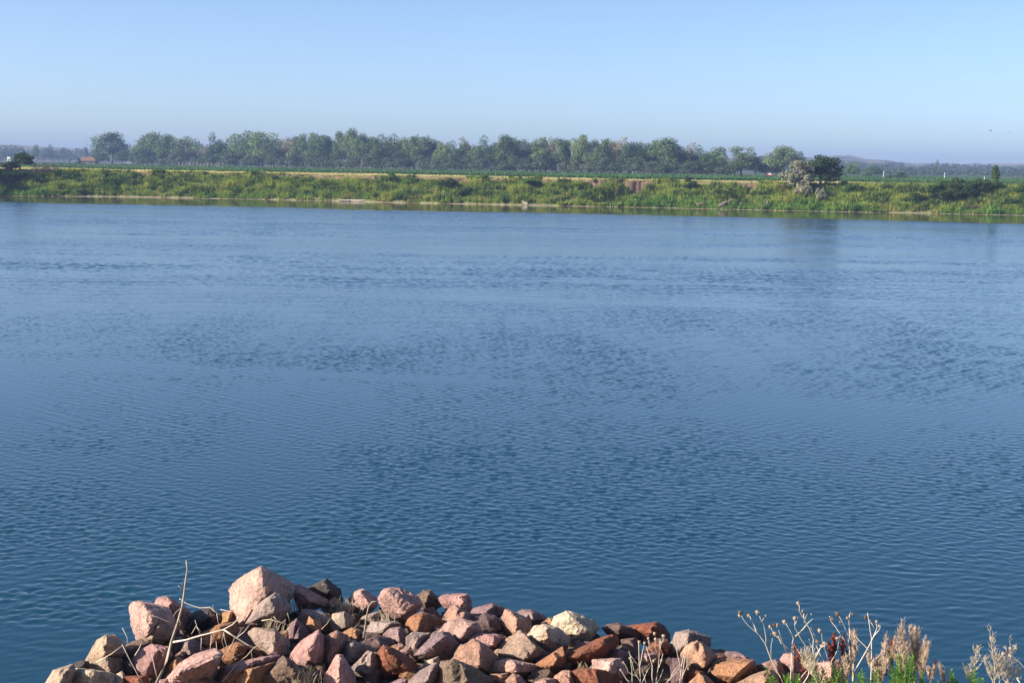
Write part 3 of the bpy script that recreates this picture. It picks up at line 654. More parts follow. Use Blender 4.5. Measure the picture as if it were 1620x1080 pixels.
for x, by, ty, w, t, lab, m in ((1470, 309, 291, 30, 6.5, 'green rounded shrub at left of the right-hand thicket', 'green'), (1487, 300, 283, 26, 8.4, 'pale topped shrub at the left crest of the thicket', 'green'), (1512, 302, 282, 34, 8.2, 'dark shrub at the crest of the right-hand thicket', 'near_dark'),
    (1540, 302, 283, 36, 8.0, 'dark wide shrub right of the thicket crest', 'near_dark'), (1560, 304, 285, 30, 7.6, 'dark shrub below and left of the vine-covered trunk', 'near_dark'), (1577, 300, 283, 24, 8.4, 'vine shrub at the base of the vine-covered trunk', 'green'),
    (1452, 317, 305, 34, 4.4, 'low dark shrub at the lower left of the thicket', 'near_dark'), (1490, 318, 301, 36, 4.6, 'dark shrub in the lower middle of the thicket', 'near_dark'), (1518, 317, 298, 34, 4.8, 'low green shrub in the lower right of the thicket', 'near_dark'), (1535, 312, 294, 30, 6.0, 'middle dark shrub in the right half of the thicket', 'near_dark'),
    (1596, 326, 310, 26, 3.6, 'green bush low on the bank near the right edge', 'green'), (1616, 305, 291, 24, 7.6, 'green bush cut by the right edge of the photo', 'green')):
    bank_plant('bush', 'scrub', x, by, ty, w, lab, m, t=t, group='bushes of the thicket on the right bank' if 1440 < x < 1590 else None)
bank_plant('vine_tree', 'pillar', 1576, 298, 256.5, 15, 'vine-covered standing trunk rising above the thicket', 'near_dark', 'tree', t=9.0, var=0)
for x, by, ty, w, t, lab in ((1012, 327, 319, 14, 1.6, 'tan dry clump at the waterline below the gully'), (1175, 332, 324, 16, 1.6, 'tan dry clump at the waterline right of the driftwood'), (1535, 334, 322, 26, 2.2, 'pinkish dry clump at the waterline below the thicket'), (1450, 336, 327, 22, 1.9, 'brown dry clump at the waterline left of the pinkish one'), (1060, 326, 318, 20, 2.0, 'brown dry clump at the waterline between two stumps'), (660, 317, 306, 22, 2.2, 'brown dry clump low on the bank near its centre')):
    bank_plant('dry_brush', 'brushy', x, by, ty, w, lab, 'brush', t=t)

# driftwood at the far waterline
m_drift = simple('driftwood', (0.42, 0.35, 0.28), 0.9, 1.2); m_drift_dark = simple('dark_driftwood', (0.20, 0.15, 0.12), 0.95, 1.2)
def drift(name, lab, x, y, segs, mat, t=0.9, cat='driftwood'):
    a = float(px_a(x)); Y = float(Yw(a)[0])+t; z = float(bank_z(np.array([a]), np.array([t]))[0]); s = Y/FPX
    m = MB()
    for pts, r in segs:
        P = [(a*Y+dx*s, Y+dd, z+0.05+dz*s) for dx, dz, dd in pts]; n = len(P)
        m.tube(P, [r*(1-.5*i/(n-1)) for i in range(n)], 7)
    o = m.build(name, mat, loc=(a*Y, Y, z)); tag(o, lab, cat); return o
drift('driftwood_log', 'long pale driftwood log lying at the far waterline', 567, 318, [([(24, 1.2, 0), (10, .7, .2), (0, 0, 0), (-14, -.2, .3), (-33, .2, .2)], .32), ([(2, .3, 0), (12, 2.2, .5), (22, 2.4, .4)], .16), ([(-16, .3, 0), (-28, 1.2, .4)], .12)], m_drift)
drift('driftwood_log', 'short bent pale stick lying left of the long driftwood log', 502, 316, [([(-6, 0, 0), (0, 2, 0), (8, 1.4, 0)], .12)], m_drift)
drift('driftwood_stump', 'pale upright stump leaning at the waterline', 826, 325, [([(5, 0, 0), (0, 2.2, 0), (-2.5, 4.6, 0)], .36), ([(3, 0, 0), (8, .6, .2)], .25)], m_drift)
drift('driftwood_stump', 'low dark root mass at the mouth of the gully', 976, 326, [([(-8, 0, 0), (0, 1.5, 0), (9, .5, 0)], .35), ([(-3, .5, 0), (-5, 3.4, 0)], .2), ([(2, .5, 0), (6, 3, 0)], .18), ([(5, .5, 0), (10, 2.4, .3)], .15)], m_drift_dark)
drift('driftwood_stump', 'tangled brown root mass beside the waterline, left of the grey snag', 1107, 328, [([(-9, 0, 0), (0, 3, 0), (8, .5, 0)], .4), ([(0, 1, 0), (-3, 8, 0)], .22), ([(2, 1, 0), (7, 7, .4)], .2), ([(-4, 1, 0), (-10, 5, .3)], .15), ([(4, 0, -.2), (12, 3, 0)], .15)], m_drift_dark, 1.4)
drift('driftwood_snag', 'pale forked snag leaning up from a dark root at the waterline', 1146, 330, [([(-8, 1, 0), (-1, 7, 0), (9, 12, .6)], .09), ([(3, 0, 0), (2.5, 10, 0)], .07), ([(6, 10.5, .3), (13, 11, .3)], .06), ([(5, 9, .3), (3, 13, .3)], .06)], m_drift, 1.4)
drift('driftwood_stump', 'dark root leaning under the forked snag', 1140, 331, [([(-7, 0, 0), (0, 4, 0), (5, 8, 0)], .5), ([(0, 1, 0), (6, 1, 0)], .4)], m_drift_dark, 1.2)
drift('driftwood_stump', 'reddish brown root mass upright at the waterline below the silver tree', 1206, 332, [([(-10, 0, 0), (0, 1.5, 0), (8, 0, 0)], .4), ([(2, 0, 0), (4, 10, .3)], .3), ([(3, 3, 0), (-2, 8, .3)], .2), ([(3, 3, 0), (8, 7, .3)], .18)], m_drift_dark, 1.3)

# ------------------------------------------------------------------ farm things
m_galv = simple('galvanised_pipe', (0.10, 0.11, 0.12), 0.6, 2, .1); m_white = simple('white_paint', (0.78, 0.77, 0.74), 0.5, 3, .05)
m_rust = simple('rusty_roof', (0.33, 0.18, 0.12), 0.8, .6, .25); m_wood = simple('weathered_wood', (0.20, 0.17, 0.14), 0.9, 1, .3); m_red = simple('red_paint', (0.50, 0.06, 0.04), 0.4, 2, .1)
m_glass = simple('dark_glass', (0.03, 0.04, 0.05), 0.1, 1, .1); m_tyre = simple('tyre_rubber', (0.03, 0.03, 0.03), .9, 4, .1)
# centre-pivot irrigation pipe over the left of the field
p0 = at(-30, 244.6, 470); p1 = at(126, 249.2, 690); e = empty('irrigation_pivot', (p0.x, p0.y, float(Zg(px_a(0))))); tag(e, 'long dark irrigation pipe on wheeled towers over the left field', 'irrigation pipe')
L = p1-p0; zb = e.location.z; off = Vector((p0.x, p0.y, zb))
m = MB(); nspan = 5
for s in range(nspan):
    A = p0+L*(s/nspan)-off; B = p0+L*((s+1)/nspan)-off
    m.tube([A.lerp(B, k/6)+Vector((0, 0, .5*math.sin(math.pi*k/6))) for k in range(7)], .11, 6)
    m.tube([A]+[A.lerp(B, k/6)+Vector((0, 0, -.55*math.sin(math.pi*k/6))) for k in range(1, 6)]+[B], .04, 4)
m.build('pipe', m_galv, e)
for s in range(nspan+1):
    A = p0+L*(s/nspan)-off; d = L.normalized(); n_ = Vector((-d.y, d.x, 0)).normalized(); zgl = float(Zg((A.x+off.x)/(A.y+off.y)))-zb
    m = MB()
    for q in (-1.8, 1.8): m.tube([A, Vector((A.x, A.y, zgl+.7))+n_*q], .05, 5)
    m.tube([Vector((A.x, A.y, zgl+.7))-n_*2, Vector((A.x, A.y, zgl+.7))+n_*2], .06, 5)
    t_ = m.build('tower', m_galv, e)
    for q in (-1.9, 1.9):
        w = MB(); c = Vector((A.x, A.y, zgl+.55))+n_*q
        w.tube([c-d*.14, c+d*.14], .55, 12); w.build('wheel', m_tyre, t_)
# shed with a rusty roof
c = at(141, 252, 780); zb = float(Zg(px_a(141))); e = empty('shed', (c.x, 780, zb)); tag(e, 'low shed with a rusty red rounded roof left of the lone cottonwood', 'shed')
m = MB(); m.box((0, 0, 1.3), (8.2, 6, 2.6)); m.build('wall', m_wood, e)
m = MB(); nn = 14; vs = []; fs = []
for k in range(nn+1):
    th = math.pi*k/nn; vs += [(-4.5*math.cos(th), -3.4, 2.0+2.3*math.sin(th)**.8), (-4.5*math.cos(th), 3.4, 2.0+2.3*math.sin(th)**.8)]
fs = [(2*k, 2*k+2, 2*k+3, 2*k+1) for k in range(nn)]+[tuple(range(0, 2*nn+2, 2)), tuple(range(2*nn+1, 0, -2))]
m.add(vs, fs); m.build('roof', m_rust, e)
m = MB(); m.box((1.2, -3.03, 1.1), (1.6, .08, 2.2)); m.build('door', m_galv, e)
# pale posts at the left foot of the wood
x0, x1 = 283, 352; A = at(x0, 258, 690); B = at(x1, 260, 660); e = empty('post_row', (A.x, A.y, float(Zg(px_a(x0))))); tag(e, 'row of short pale posts at the left foot of the wood', 'fence')
for k in range(13):
    p = A.lerp(B, k/12); zb = float(Zg(p.x/p.y)); q = Vector((p.x, p.y, zb))-e.location
    m = MB(); m.box((q.x, q.y, q.z+.95), (.22, .22, 1.9), taper=.85); m.box((q.x+.35, q.y-.02, q.z+1.75), (.75, .14, .16)); m.build('post', m_drift, e)
# parked vehicles, a few pixels each
def truck(lab, x, D, body, cabm, rot, s=1.0, z=None):
    zb = float(Zg(px_a(x)))+.35; p = at(x, 260, D); e = empty('pickup_truck', (p.x, D, zb)); e.rotation_euler = (0, 0, rot); e.scale = (s, s, s); tag(e, lab, 'truck')
    m = MB(); m.box((0, 0, .75), (5.2, 1.9, .65)); m.box((1.9, 0, 1.0), (1.4, 1.8, .3), taper=.92); m.build('body', body, e)
    m = MB(); m.box((.35, 0, 1.45), (2.0, 1.75, .8), taper=.78); m.build('cab', cabm, e)
    m = MB(); m.box((.35, -.80, 1.5), (1.5, .1, .42), taper=.85); m.build('window', m_glass, e)
    for wx in (-1.6, 1.6):
        for wy in (-.9, .9):
            m = MB(); m.tube([(wx, wy-.12, .4), (wx, wy+.12, .4)], .4, 12); m.build('wheel', m_tyre, e)
truck('tiny white vehicle beyond the field, right of the lone cottonwood', 203, 820, m_white, m_white, .2)
truck('tiny red and white truck in the gap right of the wood', 1219, 520, m_red, m_white, 2.9, .5)
# white marker posts on the right
for x, y0, y1, D, lab in ((1398, 271, 283, 560, 'thin white post in the right field, leftmost of three'), (1494.5, 273.5, 283, 545, 'thin white post above the right thicket'), (1557.5, 280, 287, 520, 'short white post just left of the vine-covered trunk')):
    top = at(x, y0, D); zb = float(Zg(px_a(x))); m = MB(); m.tube([(top.x, D, zb), (top.x, D, top.z)], .09, 7); m.ball((top.x, D, top.z), .12, n=7); o = m.build('marker_post', m_white, loc=(top.x, D, zb)); tag(o, lab, 'post', 'white posts in the right field')
m = MB(); p = at(12, 253, 450); zb = float(Zg(px_a(12)))
for q in (-.7, .7): m.tube([(p.x+q, 450, zb), (p.x+q*.4+.5, 450, p.z+.9)], .13, 5)
m.box((p.x+.4, 450, p.z+.6), (.9, .5, .7)); o = m.build('pump_stand', m_white, loc=(p.x, 450, zb)); tag(o, 'small white pump stand behind the far left bank tree', 'pump')
# two birds
m_bird = simple('bird_plumage', (0.10, 0.10, 0.11), .8, 4, .2)
for x, y, D, rz, lab in ((1567, 207, 300, .4, 'tiny dark bird in the sky, left of the two'), (1598, 209, 310, 1.5, 'tiny dark bird in the sky, right of the two')):
    p = at(x, y, D); e = empty('bird', p); e.rotation_euler = (0, 0, rz); tag(e, lab, 'bird', 'birds in flight')
    m = MB(); m.ball((0, 0, 0), .09, (2.4, 1, 1), 8, 6); m.ball((.22, 0, .03), .055, n=7, m=5); m.add([(-.2, -.04, 0), (-.38, -.08, .01), (-.38, .08, .01), (-.2, .04, 0)], [(0, 1, 2, 3)]); m.build('body', m_bird, e, True)
    for s in (-1, 1):
        m = MB(); m.add([(.08, 0, .03), (-.08, 0, .03), (-.06, s*.3, .16), (.06, s*.28, .17), (-.1, s*.6, .1)], [(0, 1, 2, 3), (3, 2, 4)]); m.build('wing', m_bird, e)
# ------------------------------------------------------------------ the rock pile
mr_, nt, b = new_mat('quartzite')
tc = N(nt, 'ShaderNodeTexCoord'); oi = N(nt, 'ShaderNodeObjectInfo')
vm = N(nt, 'ShaderNodeVectorMath', operation='ADD'); cx_ = N(nt, 'ShaderNodeCombineXYZ')
for s in range(3): nt.links.new(math_(nt, 'MULTIPLY', oi.outputs['Random'], 37.0+s*11), cx_.inputs[s])
nt.links.new(tc.outputs['Object'], vm.inputs[0]); nt.links.new(cx_.outputs[0], vm.inputs[1]); rv = vm.outputs[0]
nA = N(nt, 'ShaderNodeTexNoise', Scale=3.2, Detail=6.0, Roughness=0.62, Distortion=0.6); nt.links.new(rv, nA.inputs[0])
nB = N(nt, 'ShaderNodeTexNoise', Scale=22.0, Detail=6.0, Roughness=0.7); nt.links.new(rv, nB.inputs[0])
nC = N(nt, 'ShaderNodeTexNoise', Scale=6.0, Detail=3.0); nt.links.new(rv, nC.inputs[0])
rA = ramp(nt, [(0.28, (0.5, 0.48, 0.48)), (0.5, (1, 1, 1)), (0.72, (1.3, 1.24, 1.16))]); nt.links.new(nA.outputs[0], rA.inputs[0])
rB = ramp(nt, [(0.30, (0.55, 0.53, 0.53)), (0.62, (1.18, 1.18, 1.18))]); nt.links.new(nB.outputs[0], rB.inputs[0])
c = mix(nt, 1.0, oi.outputs['Color'], rA.outputs[0], 'MULTIPLY'); c = mix(nt, 1.0, c, rB.outputs[0], 'MULTIPLY')
rust = ramp(nt, [(0.60, (0, 0, 0)), (0.74, (0.40, 0.40, 0.40))]); nt.links.new(nC.outputs[0], rust.inputs[0]); c = mix(nt, rust.outputs[0], c, (0.36, 0.17, 0.09))
pale = ramp(nt, [(0.62, (0, 0, 0)), (0.78, (0.35, 0.35, 0.35))]); nt.links.new(nA.outputs[0], pale.inputs[0]); c = mix(nt, pale.outputs[0], c, (0.50, 0.42, 0.38))
# bedding lines
sepp = N(nt, 'ShaderNodeTexWave', Scale=1.3, Distortion=6.0, Detail=4.0); sepp.inputs['Detail Scale'].default_value = 1.4; nt.links.new(rv, sepp.inputs[0])
vein = ramp(nt, [(0.0, (0.35, 0.35, 0.35)), (0.06, (0, 0, 0))]); nt.links.new(sepp.outputs[0], vein.inputs[0]); c = mix(nt, vein.outputs[0], c, (0.10, 0.07, 0.06))
gp = N(nt, 'ShaderNodeNewGeometry'); gz = N(nt, 'ShaderNodeSeparateXYZ'); nt.links.new(gp.outputs['Position'], gz.inputs[0])
wet = N(nt, 'ShaderNodeMapRange'); nt.links.new(math_(nt, 'ADD', gz.outputs[2], math_(nt, 'MULTIPLY', nC.outputs[0], 0.15)), wet.inputs['Value'])
for k_, x_ in zip(('From Min', 'From Max', 'To Min', 'To Max'), (0.16, 0.28, 0.38, 1.0)): wet.inputs[k_].default_value = x_
c = mix(nt, 1.0, c, wet.outputs[0], 'MULTIPLY')      # wet stain along the waterline
nt.links.new(c, b.inputs['Base Color']); b.inputs['Roughness'].default_value = 0.82; b.inputs['Specular IOR Level'].default_value = 0.3
hN = math_(nt, 'ADD', math_(nt, 'MULTIPLY', nB.outputs[0], 0.055), math_(nt, 'MULTIPLY', nC.outputs[0], 0.03))
bp = N(nt, 'ShaderNodeBump'); bp.inputs['Strength'].default_value = 0.9; bp.inputs['Distance'].default_value = 1.0; nt.links.new(hN, bp.inputs['Height']); nt.links.new(bp.outputs[0], b.inputs['Normal'])
_bm = bmesh.new(); bmesh.ops.create_icosphere(_bm, subdivisions=5, radius=1.0)
ICO_V = np.array([v.co[:] for v in _bm.verts]); ICO_F = np.array([[v.index for v in f.verts] for f in _bm.faces]); _bm.free()
def hull_planes(pts):
    bm = bmesh.new()
    for p in pts: bm.verts.new(p)
    r = bmesh.ops.convex_hull(bm, input=bm.verts[:]); bm.normal_update()
    fs = [f for f in bm.faces if f.calc_area() > 1e-6]
    nn = np.array([f.normal[:] for f in fs]); cc = np.array([f.calc_center_median()[:] for f in fs])
    bm.free(); return nn, cc
def rock_mesh(pts, seed, chips=9, rough=1.0, sharp=220):
    "angular broken stone: the solid inside the hull of pts, with chipped corners and a rough skin"
    g = np.random.default_rng(seed)
    pts = np.array(pts, float); c = (pts.max(0)+pts.min(0))/2*0.4 + pts.mean(0)*0.6; q = pts-c
    sc = np.maximum(q.max(0)-q.min(0), 1e-3)/2; size = float(np.prod(sc)**(1/3))
    nn, cc = hull_planes(q); off = np.sum(nn*cc, 1); s = np.sign(off); s[s == 0] = 1; nn = nn*s[:, None]; off = np.maximum(np.abs(off), size*0.06)
    for k in range(chips):                       # break corners off
        d = g.normal(0, 1, 3); d /= np.linalg.norm(d); sup = float((q@d).max()); nn = np.vstack([nn, d]); off = np.append(off, max(size*.25, sup*g.uniform(0.86, 0.97)))
    d = ICO_V*sc; d /= np.linalg.norm(d, axis=1)[:, None]
    k = np.maximum(d@nn.T, 1e-6); inv = k/off[None, :]
    r = 1.0/((inv**sharp).sum(1)**(1.0/sharp))
    for k in range(3):                           # re-entrant notches where a wedge has broken away
        dA = g.normal(0, 1, 3); dA /= np.linalg.norm(dA); dB = g.normal(0, 1, 3); dB -= dA*(dB@dA)*g.uniform(.75, 1); dB /= np.linalg.norm(dB)
        cut = []
        for dd in (dA, dB):
            kk = d@dd; oo = float((q@dd).max())*g.uniform(0.52, 0.82); cut.append(np.where(kk > 1e-3, oo/np.maximum(kk, 1e-3), 1e3))
        r = np.minimum(r, np.maximum(cut[0], cut[1]))
    ax = g.normal(0, 1, 3); ax /= np.linalg.norm(ax)
    p = d*r[:, None]; w = p/size + seed*1.7
    led = (w@ax)*g.uniform(3.5, 6) + 0.9*fbm(w*1.3, seed+21, 2); r = r*(1+0.028*((led % 1.0)-0.5)); p = d*r[:, None]
    r2 = 0.02*fbm(w*1.6, seed, 3) + 0.042*fbm(w*4.2, seed+5, 5, 0.62) - 0.16*np.maximum(0, fbm(w*2.6, seed+9, 3)-0.16) - 0.05*np.maximum(0, 0.06-np.abs(fbm(w*1.8, seed+13, 2)))/0.06*0.6
    p = p*(1+rough*r2[:, None])
    return p+c
ROCKS = []
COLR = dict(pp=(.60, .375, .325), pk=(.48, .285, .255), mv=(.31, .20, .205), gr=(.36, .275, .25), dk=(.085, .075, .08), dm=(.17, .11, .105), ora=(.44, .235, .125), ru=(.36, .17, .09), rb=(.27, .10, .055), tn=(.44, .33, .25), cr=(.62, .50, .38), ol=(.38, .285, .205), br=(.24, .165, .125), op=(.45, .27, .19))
ZR = {1: (60, 960, 7.364), 2: (190, 880, 5.4), 3: (340, 880, 5.4), 4: (510, 900, 6.0), 5: (680, 900, 6.0), 6: (830, 930, 7.2), 7: (1000, 930, 6.231), 8: (1150, 930, 6.48)}
def add_rock(zone, out, col, label, short, ridge=None, dy=0.0, thick=0.5, chips=5):
    x0, y0, s = ZR[zone]
    P = [(x0+x/s, y0+y/s) for x, y in out]; rid = [(x0+x/s, y0+y/s) for x, y in ridge] if ridge else None
    gx0 = sum(p[0] for p in P)/len(P); gy0 = sum(p[1] for p in P)/len(P); P = [(gx0+(x-gx0)*1.10, gy0+(y-gy0)*1.09) for x, y in P]
    xs = [p[0] for p in P]; ys = [p[1] for p in P]; w = max(xs)-min(xs); h = max(ys)-min(ys)
    mx = sum(xs)/len(xs); yb = max(ys)
    Y0 = hit(mx, yb-0.18*h, 0.12)-dy
    mpp = Y0/FPX*1.04; t = thick*math.sqrt(w*h)*mpp
    cx, cy = mx, sum(ys)/len(ys)
    pts = []
    for x, y in P: pts.append(at(x, y, Y0 + (yb-y)*mpp*0.30 + random.uniform(-.30, .30)*t))
    if not rid: rid = [(cx+random.uniform(-.05, .2)*w, cy-.22*h+random.uniform(-.1, .1)*h), (cx+random.uniform(0, .22)*w, cy+.22*h)]
    for x, y in rid: pts.append(at(x, y, Y0 + (yb-y)*mpp*0.30 - t*random.uniform(1.45, 1.8)))
    for x, y in P:
        pts.append(at(cx+(x-cx)*.72, cy+(y-cy)*.72, Y0 + (yb-y)*mpp*0.30 + t*random.uniform(.7, 1.0)))
    # its foot reaches down to the slope
    p = at(cx, yb-.1*h, Y0+t*.3); pts.append(Vector((p.x-w*mpp*.18, p.y, p.z-.22*h*mpp))); pts.append(Vector((p.x+w*mpp*.18, p.y+.1*t, p.z-.22*h*mpp)))
    seed = 1000+len(ROCKS)*13
    V = rock_mesh([tuple(p) for p in pts], seed, chips); o0 = V.mean(0); o0[2] = V[:, 2].min()
    nlev = ICO_F
    me = mesh('rock', V-o0, nlev, mr_, False)
    o = obj('rock', me, loc=tuple(o0)); k = random.uniform(.92, 1.08); cc = COLR[col]
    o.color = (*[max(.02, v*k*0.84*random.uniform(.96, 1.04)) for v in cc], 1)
    tag(o, label, 'rock', 'rocks of the riprap pile'); ROCKS.append((o, cx, cy, short, w, h))
    return o
A = add_rock
# traced one by one: zone, outline, colour, label, short name
A(1, [(80, 900), (180, 740), (400, 665), (430, 740), (360, 900), (340, 1000), (40, 1000)], 'tn', 'tan weathered rock at the far left end of the pile, at the waterline', 'the leftmost tan rock', [(300, 750), (270, 880)])
A(1, [(415, 655), (500, 615), (590, 630), (600, 690), (430, 720)], 'dk', 'dark wet stone half hidden between tan rocks at the left end', 'the dark wet stone', dy=-.2)
A(1, [(560, 620), (690, 390), (790, 325), (890, 322), (1000, 430), (990, 540), (870, 600), (680, 640)], 'tn', 'rounded grey-tan rock with a dark right side, beside open water', 'the rounded grey-tan rock', [(790, 345), (810, 430), (800, 540)])
A(1, [(440, 715), (640, 590), (850, 565), (960, 600), (995, 700), (880, 790), (690, 760)], 'ol', 'pinkish tan wedge between the rounded grey-tan rock and the cream block', 'the pinkish tan wedge', [(795, 590), (845, 770)])
A(1, [(325, 900), (430, 715), (640, 730), (870, 770), (890, 890), (880, 1010), (320, 1010)], 'cr', 'cream block with a flat sunlit face at the lower left corner of pile', 'the cream corner block', [(625, 735), (590, 900)])
A(1, [(850, 560), (1010, 450), (1180, 370), (1330, 400), (1320, 500), (1130, 570), (1000, 620), (900, 640)], 'br', 'brown sloping rock below the two-part pink boulder at left', 'the brown sloping rock', [(1080, 470), (1050, 600)])
A(1, [(975, 700), (1010, 630), (1090, 600), (1130, 700), (1120, 830), (1000, 800)], 'dm', 'dark mauve stone at the left of the big mauve slab', 'the dark mauve side stone')
A(1, [(1075, 710), (1100, 600), (1200, 500), (1320, 440), (1510, 465), (1550, 560), (1450, 760), (1270, 800), (1130, 815)], 'pk', 'large smooth mauve-pink slab behind the foot of the upright dead stick', 'the big mauve slab', [(1420, 520), (1300, 760)])
A(1, [(870, 810), (980, 745), (1015, 800), (995, 900), (1000, 1000), (875, 1000)], 'cr', 'small cream stone beside the cream corner block', 'the small cream stone')
A(1, [(985, 810), (1110, 815), (1280, 790), (1300, 900), (1290, 1000), (990, 1000)], 'rb', 'dark red-brown stone under the big mauve slab', 'the red-brown under-stone')
A(2, [(285, 400), (300, 362), (400, 343), (440, 366), (550, 430), (620, 490), (560, 620), (380, 600), (280, 500)], 'pk', 'rear half of the two-part pink boulder, pale cap on top', 'the rear pink boulder', [(430, 385), (420, 420)], dy=-.35)
A(2, [(86, 395), (110, 380), (160, 382), (215, 400), (290, 410), (420, 440), (470, 560), (400, 700), (250, 720), (150, 690), (100, 580)], 'pp', 'front half of the two-part pink boulder, broad sunlit left face', 'the front pink boulder', [(205, 405), (262, 455), (278, 560), (240, 650)])
A(2, [(185, 670), (290, 575), (355, 555), (425, 600), (410, 700), (290, 740), (195, 725)], 'ol', 'small ochre rock leaning on the front of the pink boulder', 'the leaning ochre rock', [(335, 580), (275, 700)], dy=.35)
A(2, [(485, 640), (560, 520), (650, 470), (760, 440), (850, 478), (868, 550), (760, 610), (620, 670), (540, 710), (495, 700)], 'dk', 'black lava-like rock lying between the two pink boulders', 'the black lava-like rock', [(640, 540), (780, 520)])
A(2, [(600, 700), (850, 580), (1000, 555), (1010, 640), (890, 730), (780, 800), (720, 800)], 'ru', 'flat rust-red slab below the black lava-like rock', 'the flat rust-red slab', [(850, 600), (900, 660), (760, 760)])
A(2, [(445, 720), (460, 690), (530, 685), (530, 790), (490, 840), (440, 810)], 'pk', 'small pink block just right of the upright dead stick', 'the small pink block')
A(2, [(495, 860), (540, 720), (620, 695), (730, 800), (640, 860), (550, 890)], 'gr', 'grey wedge with a dark side below the rust-red slab', 'the grey dark-sided wedge', [(570, 740), (600, 830)])
A(2, [(370, 1090), (500, 920), (650, 830), (800, 788), (865, 830), (810, 940), (650, 1010), (510, 1060), (440, 1120), (400, 1160)], 'pp', 'long pale pink slab tilted up to the right, behind thin twigs', 'the long pale pink slab', [(855, 850), (640, 930), (505, 990)])
A(2, [(395, 940), (480, 850), (555, 885), (510, 960), (440, 1030), (395, 1010)], 'ora', 'orange stone at the left of the long pale pink slab', 'the orange side stone')
A(2, [(290, 745), (400, 675), (500, 615), (500, 700), (400, 775), (310, 775)], 'mv', 'mauve stone between the ochre rock and the upright dead stick', 'the small mauve stone')
A(2, [(845, 490), (960, 450), (990, 530), (910, 570), (850, 570)], 'ora', 'orange-brown stone tucked behind the topmost pink boulder', 'the tucked orange stone', dy=-.2)
A(2, [(830, 810), (1000, 730), (1090, 760), (1010, 880), (930, 910), (850, 890)], 'ru', 'rusty tan stone in the hollow under the white branch', 'the hollow rusty stone')
A(3, [(0, 1040), (60, 950), (200, 900), (350, 870), (540, 835), (510, 930), (210, 1000), (195, 1100), (0, 1130)], 'pk', 'low mauve-pink rock ridge left of the cracked orange block', 'the low mauve-pink ridge', [(330, 890), (180, 960)])
A(3, [(195, 965), (400, 930), (505, 905), (490, 970), (370, 1080), (210, 1090), (190, 1150)], 'ora', 'cracked orange block with two dark seams near the bottom edge', 'the cracked orange block', [(300, 960), (290, 1060)], dy=.15)
A(2, [(590, 1090), (620, 1050), (750, 1008), (830, 1080), (820, 1150), (600, 1150)], 'op', 'orange-pink stone at the bottom edge under the long pale slab', 'the low orange-pink stone')
A(2, [(250, 1090), (320, 1050), (400, 1038), (435, 1080), (420, 1150), (260, 1150)], 'pk', 'pink stone at the bottom edge at the foot of the upright stick', 'the low pink stone')
A(3, [(130, 290), (165, 228), (210, 222), (390, 96), (445, 112), (560, 200), (670, 250), (670, 330), (600, 400), (430, 470), (290, 560), (180, 560), (150, 480), (155, 400)], 'pp', 'largest pink boulder, topmost of the pile, with a tall sunlit face', 'the topmost pink boulder', [(385, 105), (478, 240), (435, 330), (300, 430), (250, 540)], chips=3, thick=.42)
A(3, [(265, 575), (350, 480), (380, 390), (510, 318), (590, 360), (645, 440), (530, 520), (420, 570), (310, 600)], 'gr', 'grey rock with a dark rough top leaning on the topmost pink boulder', 'the grey leaning rock', [(470, 350), (500, 470)], dy=.3)
A(3, [(658, 300), (670, 270), (720, 235), (800, 288), (960, 370), (940, 420), (760, 430), (710, 410)], 'pk', 'pointed pinkish rock right of the topmost pink boulder', 'the pointed pinkish rock', [(745, 320), (800, 380)])
A(3, [(780, 280), (950, 193), (1065, 280), (1090, 390), (950, 400), (850, 350)], 'dk', 'dark slate-grey rock on the skyline right of the pointed pinkish rock', 'the dark skyline rock', [(940, 215), (975, 290)], dy=-.3)
A(3, [(930, 410), (1020, 342), (1085, 395), (1045, 440), (950, 440)], 'tn', 'small tan stone below the dark skyline rock', 'the small tan stone')
A(3, [(285, 650), (330, 608), (510, 618), (570, 700), (630, 730), (630, 830), (490, 855), (390, 810), (350, 740)], 'tn', 'pale tan block with a square sunlit face in the left half of pile', 'the pale tan block', [(512, 640), (500, 840)])
A(3, [(585, 725), (640, 580), (700, 528), (800, 640), (790, 700), (680, 740)], 'mv', 'split mauve rock right of the pale tan block', 'the split mauve rock', [(690, 560), (700, 690)])
A(3, [(705, 540), (750, 453), (840, 458), (950, 490), (1010, 560), (930, 620), (800, 580), (720, 590)], 'gr', 'blue-grey rock behind the small upright orange stone', 'the blue-grey rock', [(790, 480), (900, 560)])
A(3, [(768, 590), (800, 508), (890, 556), (918, 615), (870, 650), (785, 640)], 'ora', 'small upright orange stone in front of the blue-grey rock', 'the upright orange stone', [(840, 540), (850, 620)], dy=.2)
A(3, [(625, 870), (740, 720), (880, 635), (930, 690), (950, 890), (880, 970), (760, 945), (680, 920)], 'pk', 'large mauve-pink rock with pitted left face below the upright orange stone', 'the pitted mauve-pink rock', [(880, 655), (790, 780), (800, 920)])
A(3, [(913, 770), (930, 690), (1040, 638), (1135, 680), (1130, 770), (970, 930), (935, 900)], 'op', 'upright orange-pink rock right of the pitted mauve-pink rock', 'the upright orange-pink rock', [(1035, 655), (1030, 780), (965, 890)])
A(3, [(340, 1100), (450, 980), (580, 858), (660, 900), (780, 1020), (810, 1150), (340, 1160)], 'br', 'brown-mauve rock at the bottom edge beside the dry grass tuft', 'the brown-mauve rock', [(600, 875), (700, 1000)])
A(3, [(925, 1050), (1000, 960), (1040, 838), (1085, 838), (1185, 1000), (1210, 1150), (925, 1150)], 'pp', 'tall pale pink pointed rock standing at the bottom edge', 'the tall pointed pink rock', [(1062, 850), (1065, 960), (1060, 1110)])
A(3, [(983, 545), (1010, 490), (1100, 468), (1195, 520), (1160, 610), (1010, 630)], 'tn', 'small layered tan block with dark bedding lines amid dead grass', 'the layered tan block', [(1105, 480), (1115, 600)])
